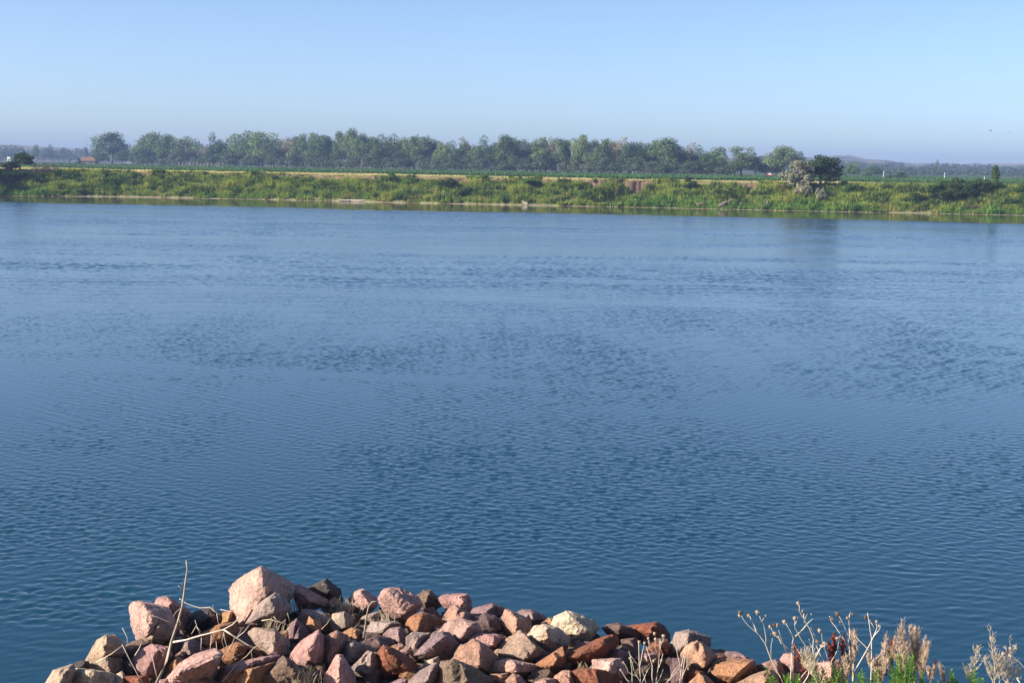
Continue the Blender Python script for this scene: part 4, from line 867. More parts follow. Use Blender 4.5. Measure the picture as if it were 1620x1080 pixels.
A(3, [(900, 440), (1000, 420), (1195, 412), (1190, 460), (1060, 490), (940, 475)], 'ol', 'low olive-tan slab under the dead grass near the skyline', 'the low olive-tan slab')
A(4, [(248, 280), (300, 225), (390, 184), (525, 290), (500, 360), (410, 400), (330, 410), (255, 340)], 'pp', 'pink rock with a steep shadow across it on the skyline', 'the shadow-crossed pink rock', [(360, 215), (440, 330)])
A(4, [(538, 295), (580, 200), (640, 176), (740, 188), (900, 255), (940, 325), (880, 370), (770, 450), (710, 485), (610, 400)], 'pk', 'big pink block with red broken top edge in the middle of the skyline', 'the big middle pink block', [(640, 215), (770, 425), (870, 340)], thick=.42)
A(4, [(890, 255), (960, 198), (1030, 203), (1095, 270), (1130, 340), (1000, 380), (920, 330)], 'br', 'brown rock behind the right end of the big middle pink block', 'the brown skyline rock', [(1010, 220), (980, 310)], dy=-.3)
A(5, [(80, 268), (150, 240), (280, 230), (350, 233), (385, 300), (395, 420), (320, 400), (200, 350), (110, 310)], 'pk', 'pink flat-topped block on the skyline with a shadow stripe', 'the flat-topped pink block', [(335, 248), (320, 340)], dy=-.1)
A(5, [(88, 580), (110, 480), (180, 380), (230, 338), (330, 398), (410, 430), (400, 490), (250, 500), (120, 580)], 'op', 'orange-pink rock just below the flat-topped pink block', 'the orange-pink lower rock', [(300, 400), (300, 470)])
A(5, [(85, 600), (180, 490), (310, 473), (440, 508), (490, 590), (430, 660), (300, 720), (180, 660)], 'pk', 'wide pink slab with a rough face under the orange-pink rock', 'the wide pink slab', [(380, 540), (290, 660)], dy=.2)
A(5, [(320, 650), (420, 598), (640, 618), (730, 650), (640, 750), (520, 740), (410, 710)], 'pk', 'low mauve-pink slab left of the tan kite-shaped rock', 'the low mauve-pink slab', [(620, 640), (600, 720)], dy=.25)
A(4, [(795, 530), (830, 460), (950, 403), (1060, 440), (1140, 490), (1110, 590), (1000, 625), (835, 612)], 'ru', 'brown-orange trapezoid rock under the big middle pink block', 'the brown-orange trapezoid rock', [(945, 425), (895, 600)])
A(4, [(410, 590), (470, 500), (690, 493), (745, 520), (650, 580), (570, 635)], 'gr', 'flat-topped grey slab right of the short standing twig', 'the flat-topped grey slab', [(640, 510), (560, 600)])
A(4, [(565, 630), (630, 558), (740, 548), (800, 620), (800, 710), (700, 700), (620, 660)], 'mv', 'small mauve block in front of the flat-topped grey slab', 'the small mauve block', [(720, 570), (730, 690)])
A(4, [(340, 485), (400, 440), (560, 388), (570, 470), (440, 510), (360, 510)], 'tn', 'small ochre-tan stone under the pink skyline rocks', 'the small ochre-tan stone')
A(4, [(185, 605), (280, 553), (385, 580), (380, 650), (240, 690)], 'ora', 'orange stone left of the short standing twig', 'the orange stone by the twig')
A(4, [(798, 650), (850, 603), (1025, 603), (1010, 650), (920, 720), (860, 810), (798, 710)], 'gr', 'pale grey faceted stone below the brown-orange trapezoid rock', 'the pale faceted stone', [(890, 640), (870, 760)])
A(4, [(860, 810), (980, 690), (1120, 588), (1205, 610), (1320, 720), (1250, 840), (1100, 870), (970, 830)], 'mv', 'large mauve-grey ridged rock in the middle of the pile', 'the ridged mauve-grey rock', [(1165, 640), (1010, 740), (960, 800)])
A(4, [(508, 830), (590, 722), (680, 755), (850, 850), (905, 960), (860, 1010), (700, 970), (560, 1010)], 'rb', 'dark rust-red wedge with a sharp ridge at lower middle', 'the rust-red wedge', [(600, 750), (660, 840), (800, 930)])
A(4, [(262, 950), (430, 778), (520, 800), (545, 900), (490, 1010), (320, 1015)], 'gr', 'pale grey pyramid rock right of the tall pointed pink rock', 'the pale grey pyramid', [(438, 790), (420, 970)])
A(4, [(82, 860), (180, 740), (290, 668), (420, 720), (510, 760), (440, 810), (330, 920), (280, 920), (120, 870)], 'gr', 'grey-brown cracked rock behind the pale grey pyramid', 'the grey-brown cracked rock', [(280, 690), (270, 870)], dy=-.15)
A(4, [(345, 690), (520, 628), (640, 650), (690, 710), (540, 765), (420, 745)], 'dm', 'dark mauve rock lying across the middle of the pile', 'the dark mauve middle rock', [(500, 645), (560, 730)])
A(4, [(610, 745), (700, 712), (790, 730), (770, 800), (690, 795)], 'ora', 'small orange stone above the rust-red wedge', 'the small orange stone')
A(5, [(70, 970), (120, 880), (230, 858), (400, 920), (570, 1030), (610, 1150), (100, 1150)], 'br', 'dark lumpy brown rock at the bottom edge with lichen', 'the lumpy brown rock', [(240, 890), (300, 1050)])
A(4, [(815, 1075), (930, 960), (1080, 888), (1120, 960), (1090, 1050), (1010, 1130), (820, 1140)], 'gr', 'pinkish grey rock left of the lumpy brown rock', 'the pinkish grey rock', [(1050, 920), (1000, 1060)])
A(4, [(925, 955), (980, 870), (1098, 828), (1110, 890), (1000, 950)], 'cr', 'small cream-tan stone behind the pinkish grey rock', 'the small cream-tan stone')
A(5, [(210, 870), (300, 720), (420, 668), (540, 730), (640, 835), (580, 985), (480, 985), (330, 900)], 'op', 'large red-pink rock with an orange crown, low centre of the pile', 'the orange-crowned red rock', [(470, 700), (470, 920)], dy=.1)
A(5, [(555, 970), (620, 880), (740, 845), (850, 870), (1010, 910), (1030, 965), (880, 1000), (800, 985), (680, 1000)], 'pp', 'flat pale mauve stone with a dark right half, under the kite-shaped rock', 'the flat pale mauve stone', [(815, 880), (805, 970)], dy=.1)
A(5, [(612, 790), (760, 640), (850, 583), (1010, 720), (1110, 800), (1000, 900), (900, 865), (720, 800)], 'ol', 'tan kite-shaped rock with a broad flat face', 'the tan kite-shaped rock', [(1000, 725), (905, 845)])
A(5, [(935, 630), (1000, 540), (1080, 518), (1220, 560), (1320, 640), (1310, 730), (1150, 800), (1020, 720)], 'cr', 'rounded cream boulder with a white top in the right half', 'the rounded cream boulder', [(1115, 560), (1110, 660), (1010, 650)])
A(5, [(395, 415), (420, 370), (520, 370), (590, 318), (625, 370), (740, 380), (760, 430), (600, 450)], 'mv', 'mauve skyline rock with a small tan tip', 'the tan-tipped mauve rock', [(600, 345), (520, 420)])
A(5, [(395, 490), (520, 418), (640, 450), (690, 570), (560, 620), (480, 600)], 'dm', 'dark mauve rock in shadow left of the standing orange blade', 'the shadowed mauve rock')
A(5, [(665, 515), (740, 460), (720, 380), (765, 390), (830, 458), (945, 480), (970, 610), (860, 600), (800, 615), (690, 575)], 'op', 'standing orange blade of rock with a straight dark right edge', 'the standing orange blade', [(828, 468), (815, 600)], chips=2)
A(5, [(785, 425), (860, 383), (960, 383), (1060, 420), (1115, 475), (1000, 520), (860, 480)], 'mv', 'red-mauve rock on the skyline behind a pale grey peak', 'the red-mauve skyline rock', dy=-.2)
A(5, [(825, 470), (940, 403), (975, 505), (890, 505)], 'gr', 'small pale grey peak in front of the red-mauve skyline rock', 'the small pale peak')
A(5, [(1060, 515), (1130, 458), (1215, 470), (1165, 535), (1100, 535)], 'ora', 'small rusty stone left of the cream-tan crested boulder', 'the small rusty stone')
A(6, [(315, 410), (360, 330), (490, 263), (560, 280), (700, 390), (780, 373), (840, 440), (760, 560), (680, 630), (590, 620), (500, 530), (400, 500)], 'cr', 'large cream-tan crested boulder on the skyline right of centre', 'the cream crested boulder', [(520, 330), (590, 540), (740, 480)], thick=.42)
A(6, [(890, 450), (960, 408), (1080, 398), (1150, 440), (1410, 510), (1440, 580), (1280, 600), (1090, 590), (950, 520)], 'dm', 'dark mauve rock with a pink tip right of the cream crested boulder', 'the pink-tipped dark rock', [(1080, 415), (1080, 490)])
A(6, [(1140, 435), (1350, 420), (1500, 383), (1585, 430), (1640, 520), (1640, 620), (1450, 590), (1300, 500)], 'rb', 'long red-brown ridge rock at the right end of the skyline', 'the red-brown ridge rock', [(1480, 410), (1440, 490)], dy=-.2)
A(6, [(445, 780), (520, 738), (700, 660), (860, 560), (1010, 518), (1055, 590), (1035, 670), (800, 800), (520, 890), (465, 870)], 'rb', 'long red-brown bar of rock lying diagonally at right of pile', 'the long red-brown bar', [(930, 560), (940, 640), (690, 700), (710, 790), (500, 790)], dy=.25, thick=.35)
A(6, [(90, 890), (230, 860), (330, 740), (440, 658), (455, 740), (490, 880), (370, 970), (200, 950)], 'ru', 'rust-brown pointed rock left of the long red-brown bar', 'the rust-brown pointed rock', [(435, 670), (320, 870)])
A(6, [(780, 815), (960, 818), (1090, 798), (1160, 970), (1040, 1040), (960, 960), (785, 950)], 'pp', 'pale pink block with a flat front near the dried seed stalks', 'the pale pink flat block', [(1005, 830), (965, 940)], dy=.2)
A(6, [(905, 810), (960, 688), (1100, 698), (1210, 770), (1190, 870), (1020, 850)], 'mv', 'mauve-tan rock behind the pale pink flat block', 'the mauve-tan rock', [(1080, 710), (1080, 820)])
A(6, [(340, 1000), (430, 940), (515, 938), (570, 1090), (570, 1160), (350, 1160)], 'op', 'orange-tan stone at the bottom edge below the red-brown bar', 'the low orange-tan stone')
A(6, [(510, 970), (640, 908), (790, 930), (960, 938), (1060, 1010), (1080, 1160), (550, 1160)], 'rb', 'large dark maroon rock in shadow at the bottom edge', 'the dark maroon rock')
A(6, [(1095, 585), (1270, 563), (1300, 690), (1140, 710)], 'br', 'small square brown stone right of the red-brown bar', 'the small square brown stone')
A(6, [(400, 950), (470, 880), (515, 890), (520, 955)], 'ora', 'little orange stone under the left end of the red-brown bar', 'the little orange stone')
A(7, [(120, 610), (210, 540), (330, 518), (375, 570), (360, 660), (230, 680)], 'rb', 'red-brown rounded rock behind the dried seed stalks', 'the red-brown rounded rock')
A(7, [(20, 690), (100, 620), (235, 640), (250, 730), (100, 770)], 'pk', 'pinkish stone behind the left side of the dried seed stalks', 'the pinkish stalk stone')
A(7, [(360, 660), (400, 510), (440, 438), (570, 413), (665, 478), (765, 488), (765, 580), (650, 600), (560, 670), (470, 700)], 'gr', 'grey-pink rock with a purple crest, last tall rock on the right', 'the purple-crested rock', [(560, 440), (520, 560)], dy=-.1)
A(7, [(485, 660), (530, 570), (640, 518), (760, 588), (835, 690), (725, 820), (600, 780), (525, 720)], 'op', 'orange-pink block leaning on the purple-crested rock', 'the leaning orange-pink block', [(650, 535), (755, 650), (715, 770)], dy=.2)
A(7, [(775, 755), (900, 688), (1060, 688), (1185, 710), (1250, 835), (1150, 890), (1040, 940), (930, 880), (800, 845)], 'ora', 'golden orange rough block at the right end of the pile', 'the golden orange block', [(1160, 730), (1010, 870)])
A(7, [(895, 690), (930, 623), (1040, 628), (1130, 680), (1215, 730), (1200, 780), (1050, 720)], 'mv', 'pinkish mauve stone just behind the golden orange block', 'the back pinkish stone', dy=-.25)
A(7, [(1020, 945), (1180, 860), (1360, 798), (1425, 860), (1450, 950), (1440, 1060), (1020, 1060)], 'op', 'smooth salmon rock at the bottom edge beside the green weeds', 'the smooth salmon rock', [(1350, 830), (1300, 960)])
A(7, [(1225, 765), (1330, 730), (1410, 698), (1565, 820), (1570, 920), (1430, 920), (1370, 820)], 'pk', 'pale mauve wedge above the smooth salmon rock', 'the pale mauve wedge', [(1420, 715), (1440, 860)])
A(7, [(1465, 705), (1500, 650), (1580, 638), (1655, 720), (1760, 830), (1700, 860), (1540, 790)], 'pk', 'pink stone farthest right among the bare rocks, beside red dock', 'the far right pink stone', [(1580, 655), (1590, 760)])
A(7, [(560, 940), (660, 838), (740, 868), (810, 940), (810, 1060), (560, 1060)], 'ora', 'rounded orange stone at the bottom edge below the golden block', 'the rounded orange stone')
A(7, [(810, 750), (850, 663), (905, 663), (910, 750)], 'rb', 'small dark red stone left of the golden orange block', 'the small dark red stone', dy=-.1)
A(7, [(525, 840), (610, 808), (735, 830), (700, 880), (570, 950)], 'rb', 'flat rust stone above the rounded orange stone', 'the flat rust stone')
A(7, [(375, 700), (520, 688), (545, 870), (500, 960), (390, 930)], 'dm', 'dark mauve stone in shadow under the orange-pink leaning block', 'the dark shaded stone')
A(8, [(910, 880), (940, 768), (1110, 743), (1185, 790), (1200, 910), (1080, 980), (950, 950)], 'pp', 'pale pink boulder half hidden among the dried weeds on the right', 'the weedy pink boulder', [(1090, 765), (1080, 900)])
A(4, [(600, 1095), (740, 1038), (805, 1048), (850, 1150), (600, 1160)], 'mv', 'low mauve stone at the bottom edge below the rust-red wedge', 'the low mauve stone')
A(5, [(575, 995), (740, 983), (770, 1040), (640, 1090), (585, 1060)], 'op', 'small pinkish tan stone under the flat pale mauve stone', 'the small pinkish tan stone')
A(5, [(680, 1100), (790, 988), (860, 1008), (930, 1095), (920, 1150), (680, 1150)], 'op', 'peaked orange-tan stone at the bottom edge in the centre', 'the peaked orange-tan stone')
A(5, [(1000, 1070), (1090, 1028), (1195, 1038), (1210, 1150), (990, 1150)], 'pk', 'small mauve-pink stone at the bottom edge left of the maroon rock', 'the low mauve-pink stone')
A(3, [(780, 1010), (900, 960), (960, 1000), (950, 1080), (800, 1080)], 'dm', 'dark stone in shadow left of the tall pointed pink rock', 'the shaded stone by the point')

# fillers wedged in the gaps, lower on the slope
FM = []
for k in range(6):
    g = np.random.default_rng(900+k); pts = g.normal(0, 1, (16, 3)); pts /= np.linalg.norm(pts, axis=1)[:, None]; pts *= np.array([1, .8, .65])
    V = rock_mesh(pts*0.5, 4000+k*7, 5); FM.append(mesh('rock', V, ICO_F, mr_, False))
used = set(); CN = dict(pk='pink', mv='mauve', gr='grey', ora='orange', ru='rust-red', br='brown', dm='dark mauve', tn='tan')
def filler(px, py, size, sink, col):
    Y = hit(px, py, 0.0); p = at(px, py, Y)
    near = sorted(ROCKS, key=lambda r: (r[1]-px)**2+((r[2]-py)*1.6)**2)
    for i in range(1, 30):
        key = tuple(sorted((near[0][3], near[i][3])))
        if key not in used: break
    used.add(key)
    lab = f"{CN[col]} stone wedged between {near[0][3]} and {near[i][3]}"
    if len(lab.split()) > 16: lab = f"{CN[col]} stone between {near[0][3]} and {near[i][3]}"
    o = obj('rock', random.choice(FM), loc=(p.x, p.y, float(zt(p.x, p.y))+size*.22-sink)); o.scale = (size*random.uniform(.9, 1.4), size, size*random.uniform(.8, 1.1))
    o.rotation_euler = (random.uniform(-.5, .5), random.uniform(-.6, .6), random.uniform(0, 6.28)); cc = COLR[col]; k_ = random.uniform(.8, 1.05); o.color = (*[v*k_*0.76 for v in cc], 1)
    tag(o, lab, 'rock', 'rocks of the riprap pile'); return o
ytops = lambda x: float(np.interp(x, [80, 200, 250, 400, 560, 700, 860, 1000, 1100, 1260], [1078, 1020, 985, 955, 955, 958, 985, 1005, 1030, 1060]))
cols = ['pk', 'mv', 'gr', 'ora', 'ru', 'br', 'dm', 'tn', 'pk', 'mv', 'mv', 'br']
for j, x in enumerate(np.linspace(120, 1250, 24)):
    for k, y in enumerate(np.arange(ytops(x)-7, 1092, 26)):
        filler(x+random.uniform(-18, 18)+(22 if k % 2 else 0), y+random.uniform(-7, 7), random.uniform(.32, .50), -.02 if k else .06, random.choice(cols))
for j, x in enumerate(np.linspace(110, 1240, 36)):
    for k, y in enumerate(np.arange(ytops(x)+12, 1086, 36)):
        filler(x+random.uniform(-15, 15), y+random.uniform(-12, 12), random.uniform(.12, .24), -.16, random.choice(cols))
# ------------------------------------------------------------------ dead sticks, dried weeds and green plants among the rocks
m_stick = simple('dead_wood', (0.33, 0.27, 0.21), 0.9, 6, .3); m_stick_pale = simple('bleached_wood', (0.66, 0.58, 0.47), 0.9, 8, .15)
m_straw = simple('dry_straw', (0.52, 0.43, 0.30), 0.9, 10, .2); m_stalk = simple('dried_stalk', (0.58, 0.50, 0.39), 0.85, 12, .2)
m_head = simple('seed_head', (0.36, 0.28, 0.20), 0.95, 60, .4); m_head_dark = simple('dark_seed_head', (0.10, 0.075, 0.06), 0.95, 60, .4)
m_dock = simple('dock_seed', (0.13, 0.022, 0.018), 0.9, 40, .4); m_fluff = simple('dry_plume', (0.50, 0.37, 0.27), 0.95, 30, .25)
m_green = foliage_mat('weed_leaf', (0.15, 0.28, 0.045), 0.35, 0.15)
def zpx(zone, x, y):
    x0, y0, s = ZR[zone]; return (x0+x/s, y0+y/s)
def poly3(zone, pts, Y, lean=0.0):
    "a line traced in the photograph, standing at distance Y"
    P = [zpx(zone, *p[:2]) for p in pts]; yb = P[0][1]
    return [at(x, y, Y + (yb-y)*Y/FPX*lean + (p[2] if len(p) > 2 else 0)) for (x, y), p in zip(P, pts)]
ZR[9] = (1340, 930, 5.786); ZR[0] = (0, 0, 1.0)
def twigs(name, part_list, lab, cat, group=None):
    "a thing of several parts, each a list of (points, radii)"
    base = None
    e = None
    for pname, segs, mat in part_list:
        m = MB()
        for pts, r0, r1 in segs:
            n = len(pts); m.tube(pts, [(r0+(r1-r0)*i/(n-1))*.72 for i in range(n)], 6)
        if e is None:
            b0 = Vector(part_list[0][1][0][0][0]); e = empty(name, b0); tag(e, lab, cat, group)
        v = np.array(m.v, np.float32)-np.array(e.location, np.float32)
        obj(pname, mesh(pname, v, m.f, mat, True), e)
    return e
Ys = hit(245, 1078, .3)-.25
twigs('dead_stick', [('stem', [(poly3(2, [(300, 1100), (360, 980), (400, 880), (440, 720), (490, 570), (530, 430), (545, 330), (560, 200), (575, 110), (565, 30)], Ys, .2), .030, .012)], m_stick),
    ('twig', [(poly3(2, [(540, 295), (515, 265), (498, 245)], Ys), .010, .005), (poly3(2, [(525, 375), (510, 355)], Ys), .010, .006), (poly3(2, [(485, 570), (400, 550), (330, 520), (270, 500)], Ys), .008, .004), (poly3(2, [(530, 430), (480, 470), (455, 510)], Ys), .007, .004), (poly3(2, [(545, 262), (535, 240), (520, 228)], Ys), .006, .003), (poly3(2, [(500, 530), (515, 560), (512, 590)], Ys), .008, .004)], m_stick)],
    'tall dead upright stick with short side twigs at the left of the pile', 'stick')
Yb = hit(300, 1020, .3)-.5
twigs('dead_branch', [('stem', [(poly3(2, [(440, 730), (560, 712), (680, 675), (780, 650), (885, 622), (960, 580), (1020, 520)], Yb), .022, .009)], m_stick_pale),
    ('fork', [(poly3(2, [(885, 622), (960, 670), (1080, 745), (1188, 800)], Yb), .016, .010)], m_stick_pale),
    ('twig', [(poly3(2, [(690, 670), (660, 610), (640, 540)], Yb), .008, .004), (poly3(2, [(655, 600), (690, 640)], Yb), .007, .004), (poly3(2, [(650, 590), (610, 660)], Yb), .006, .004), (poly3(2, [(695, 690), (690, 800)], Yb), .006, .004), (poly3(2, [(885, 640), (890, 690), (910, 760), (940, 820)], Yb), .008, .004), (poly3(2, [(980, 680), (960, 740), (900, 830)], Yb), .006, .004), (poly3(2, [(1000, 690), (1060, 640), (1100, 590)], Yb), .007, .004), (poly3(2, [(780, 650), (775, 740), (760, 850), (800, 930)], Yb), .006, .003), (poly3(2, [(500, 1060), (640, 1010), (740, 960), (840, 890), (900, 830)], Yb), .008, .005),
        (poly3(2, [(640, 830), (660, 930), (640, 1060)], Yb), .006, .003), (poly3(2, [(820, 720), (830, 850)], Yb), .005, .003), (poly3(2, [(720, 860), (740, 960)], Yb), .005, .003), (poly3(2, [(540, 960), (570, 1060)], Yb), .006, .004), (poly3(2, [(500, 980), (510, 1075)], Yb), .006, .004), (poly3(2, [(590, 960), (600, 1075)], Yb), .006, .004)], m_stick_pale)],
    'bleached white forked branch with hanging twigs lying over the left rocks', 'branch')
Yc = hit(330, 985, .3)-.3
twigs('dead_branch', [('stem', [(poly3(2, [(508, 358), (560, 395), (620, 420), (680, 438), (770, 432), (800, 460), (855, 495)], Yc), .012, .016)], m_stick_pale), ('twig', [(poly3(2, [(825, 480), (835, 540), (845, 600)], Yc), .008, .004), (poly3(2, [(800, 455), (790, 410)], Yc), .006, .003), (poly3(2, [(855, 450), (960, 470), (1010, 500)], Yc), .006, .004)], m_stick_pale)],
    'curved pale branch lying on top of the black lava-like rock', 'branch')
Yd = hit(370, 1060, .3)-.4
twigs('dead_branch', [('stem', [(poly3(3, [(70, 1060), (200, 900), (270, 850), (330, 780), (420, 730)], Yd), .012, .007)], m_stick), ('twig', [(poly3(3, [(310, 800), (320, 880), (315, 940)], Yd), .006, .004), (poly3(3, [(75, 640), (60, 720), (90, 820), (60, 930)], Yd), .006, .004), (poly3(3, [(200, 870), (150, 860), (240, 825)], Yd), .008, .005), (poly3(3, [(420, 730), (510, 725), (555, 748)], Yd), .010, .007), (poly3(3, [(240, 600), (180, 700), (120, 800)], Yd), .005, .003)], m_stick)],
    'thin dark twiggy branch below the bleached forked branch', 'branch')
Ye = hit(430, 990, .3)-.35
twigs('dead_branch', [('stem', [(poly3(3, [(400, 545), (470, 535), (560, 560), (640, 590)], Ye), .012, .007)], m_straw), ('twig', [(poly3(3, [(560, 690), (620, 620), (670, 550)], Ye), .008, .005), (poly3(3, [(620, 480), (640, 560)], Ye), .006, .004), (poly3(3, [(500, 510), (560, 570)], Ye), .006, .004), (poly3(3, [(910, 620), (960, 570), (990, 520)], Ye), .007, .004)], m_straw)], 'short pale twig between the grey leaning rock and pale tan block', 'branch')
Yf = hit(575, 1000, .3)-.3
twigs('dead_stick', [('stem', [(poly3(4, [(390, 650), (405, 560), (420, 440), (440, 350), (470, 310), (530, 300)], Yf), .020, .012)], m_stick), ('twig', [(poly3(4, [(385, 640), (430, 640), (470, 630)], Yf), .010, .006), (poly3(4, [(395, 620), (450, 600)], Yf), .008, .005), (poly3(4, [(300, 555), (350, 510)], Yf), .006, .004)], m_stick)], 'short standing stick with a hooked top in the middle of the pile', 'stick')
twigs('dead_stick', [('stem', [(poly3(1, [(1390, 830), (1360, 700), (1325, 545)], hit(243, 1070, .3)-.35), .011, .006)], m_stick_pale)], 'short thin pale stick standing before the big mauve slab', 'stick')
for pts_, py_, lab_ in (([(1220, 880), (1150, 760), (1060, 590), (980, 430)], 1066, 'thin pale twig leaning left in front of the big mauve slab'), ([(1130, 560), (1180, 480), (1210, 410)], 1066, 'short thin twig above the top edge of the big mauve slab'),
        ([(1045, 420), (1040, 350), (985, 240)], 1050, 'thin twig standing out against the water left of the front pink boulder'), ([(680, 640), (860, 540), (990, 440)], 1066, 'thin curved twig lying across the rounded grey-tan rock')):
    twigs('dead_stick', [('stem', [(poly3(1, pts_, hit(205, py_, .3)-.35), .009, .006)], m_stick_pale)], lab_, 'stick')
# dry grass tufts
def grass_tuft(zone, x, y, h, n, spread, lab, mat=m_straw, base_off=-.2, r=.0035, lean=(0, 0)):
    px, py = zpx(zone, x, y); Y = hit(px, py, .2)+base_off; p = at(px, py, Y); m = MB()
    for k in range(n):
        q = p+Vector((random.gauss(0, spread), random.gauss(0, spread*.6), 0)); an = random.uniform(0, 6.28); l = h*random.uniform(.45, 1.1); b = random.uniform(.1, .75)*l
        d = Vector((math.cos(an)*b+lean[0]*l, math.sin(an)*b, l)); m.tube([q-Vector((0, 0, .05)), q+d*.5+Vector((0, 0, .06*l)), q+d+Vector((0, 0, -.12*b))], [r, r*.8, r*.25], 4, cap=False)
    o = m.build('dry_grass_tuft', mat, loc=tuple(p)); tag(o, lab, 'grass tuft'); return o
grass_tuft(3, 740, 1075, .24, 90, .10, 'dry grass tuft at the bottom edge between brown and pointed pink rocks')
grass_tuft(3, 690, 450, .17, 40, .14, 'flattened straw tuft below the topmost pink boulder', lean=(-.5, 0))
grass_tuft(4, 210, 380, .20, 45, .12, 'straw tuft in front of the shadow-crossed pink skyline rock')
grass_tuft(4, 590, 490, .15, 26, .06, 'small dry tuft on the ochre-tan stone in the middle')
grass_tuft(3, 500, 600, .16, 26, .12, 'loose straw in the gap right of the grey leaning rock', lean=(.5, 0))
grass_tuft(6, 690, 950, .14, 22, .05, 'tiny dry tuft before the dark maroon rock')

# dried seed-head weeds
def seed_weed(lab, stems, heads, Y, mat=m_stalk, r=.0068, group=None, hr=.020):
    "stems: traced lines; heads: (zone,x,y,size,dark)"
    b0 = stems[0]; P0 = poly3(b0[0], b0[1], Y)[0]; e = empty('dried_weed', P0); tag(e, lab, 'dried weed', group)
    for i, (zone, pts) in enumerate(stems):
        dz = random.uniform(-.12, .12); P = [p + Vector((0, dz*k/max(1, len(pts)-1), 0)) for k, p in enumerate(poly3(zone, pts, Y))]; m = MB()
        # fine irregular curve
        Q = []
        for a_, b_ in zip(P[:-1], P[1:]): Q += [a_, a_.lerp(b_, .5)+Vector((random.gauss(0, .004), random.gauss(0, .006), random.gauss(0, .004)))]
        Q.append(P[-1]); n = len(Q); rr = r*(1.0 if i < 2 else .72)
        m.tube([q-P0 for q in Q], [rr*(1-.5*k/(n-1)) for k in range(n)], 6); m.build('stem', mat, e, True)
    for (zone, x, y, s, dk) in heads:
        px, py = zpx(zone, x, y); c = at(px, py, Y)-P0; m = MB(); R_ = hr*s
        m.ball(c, R_, (1, 1, .95), 8, 6)
        for k in range(9):
            d = Vector((random.gauss(0, 1), random.gauss(0, 1), random.uniform(-.2, 1.2))).normalized(); m.tube([c+d*R_*.6, c+d*R_*1.45], [R_*.28, R_*.06], 4)
        m.tube([c+Vector((0, 0, -R_*1.5)), c], [R_*.3, R_*.7], 6); m.build('seed_head', m_head_dark if dk else m_head, e, True)
    return e
Y1 = 15.9
seed_weed('clump of dried stalks with round seed heads at the bottom edge, right of centre',
  [(6, [(1320, 1130), (1310, 900), (1305, 620)]), (6, [(1470, 1130), (1455, 880), (1380, 650)]), (6, [(1490, 1130), (1530, 900), (1550, 610)]), (6, [(1330, 1090), (1250, 950), (1190, 720)]), (6, [(1330, 1090), (1400, 950), (1500, 820)]), (6, [(1390, 1110), (1330, 900), (1200, 730)]), (6, [(1500, 770), (1420, 680), (1410, 570)]), (6, [(1520, 760), (1480, 650), (1480, 520)]), (6, [(1540, 700), (1550, 620), (1580, 550)]), (6, [(1300, 1020), (1180, 960), (1125, 840)]), (6, [(1310, 900), (1345, 720), (1365, 620)]), (6, [(1530, 900), (1580, 760), (1570, 820)]), (6, [(1200, 1075), (1140, 1010), (1095, 930)]), (6, [(1500, 1090), (1560, 1010), (1590, 960)]), (6, [(1225, 1130), (1220, 900), (1200, 790)])],
  [(6, 1305, 612, 1, 0), (6, 1365, 625, 1, 0), (6, 1410, 570, .9, 0), (6, 1480, 515, 1, 0), (6, 1488, 578, .9, 0), (6, 1580, 543, 1.2, 0), (6, 1550, 612, 1, 0), (6, 1190, 722, .9, 1), (6, 1200, 795, .8, 0), (6, 1125, 845, .8, 0), (6, 1470, 825, .9, 0), (6, 1560, 820, .9, 0), (6, 1190, 1060, .9, 1), (6, 1095, 930, .7, 0)], Y1, hr=.017)
seed_weed('thin dried stalks with tiny heads between two pink rocks, right of the clump',
  [(7, [(465, 970), (490, 760), (540, 500)]), (7, [(490, 960), (520, 700), (550, 520)]), (7, [(480, 800), (450, 650), (425, 560)]), (7, [(470, 930), (540, 750), (560, 560)]), (7, [(320, 960), (380, 870), (465, 770)]), (7, [(380, 900), (410, 800), (428, 760)])],
  [(7, 545, 495, .5, 0), (7, 425, 560, .4, 0), (7, 428, 757, .7, 1), (7, 465, 770, .5, 0)], Y1-.2, r=.0055, hr=.017)
Y2 = 15.2
G = 'tall dried seed-head weeds at right'
seed_weed('tall dried weed leaning left with three top seed heads, leftmost of the tall ones',
  [(8, [(610, 1060), (560, 930), (455, 730), (400, 580), (330, 480), (220, 390), (140, 270)]), (8, [(325, 480), (280, 380), (240, 290)]), (8, [(400, 580), (385, 430), (360, 340), (315, 250)]), (8, [(360, 335), (395, 280)]), (8, [(455, 720), (445, 580), (450, 480)]), (8, [(330, 480), (300, 440)])],
  [(8, 137, 248, 1.2, 1), (8, 130, 280, .9, 0), (8, 217, 277, .9, 0), (8, 312, 245, 1.1, 0), (8, 398, 280, .5, 0), (8, 452, 468, .6, 1), (8, 300, 440, .4, 0)], Y2, group=G)
seed_weed('dried weed with an upright stem and crossing branches, second of the tall ones',
  [(8, [(640, 1080), (660, 800), (670, 560), (680, 510), (640, 420), (600, 350)]), (8, [(680, 510), (770, 400), (860, 280)]), (8, [(655, 650), (560, 550), (490, 470)]), (8, [(610, 660), (560, 530), (510, 390)]), (8, [(680, 1060), (680, 800), (690, 600)]), (8, [(560, 540), (500, 480), (445, 395)]), (8, [(520, 480), (540, 540)])],
  [(8, 590, 342, 1.1, 0), (8, 865, 265, .5, 0), (8, 490, 465, 1.2, 0), (8, 487, 372, .8, 1), (8, 515, 377, 1, 0), (8, 442, 392, .9, 0), (8, 560, 515, .6, 0)], Y2+.15, group=G)
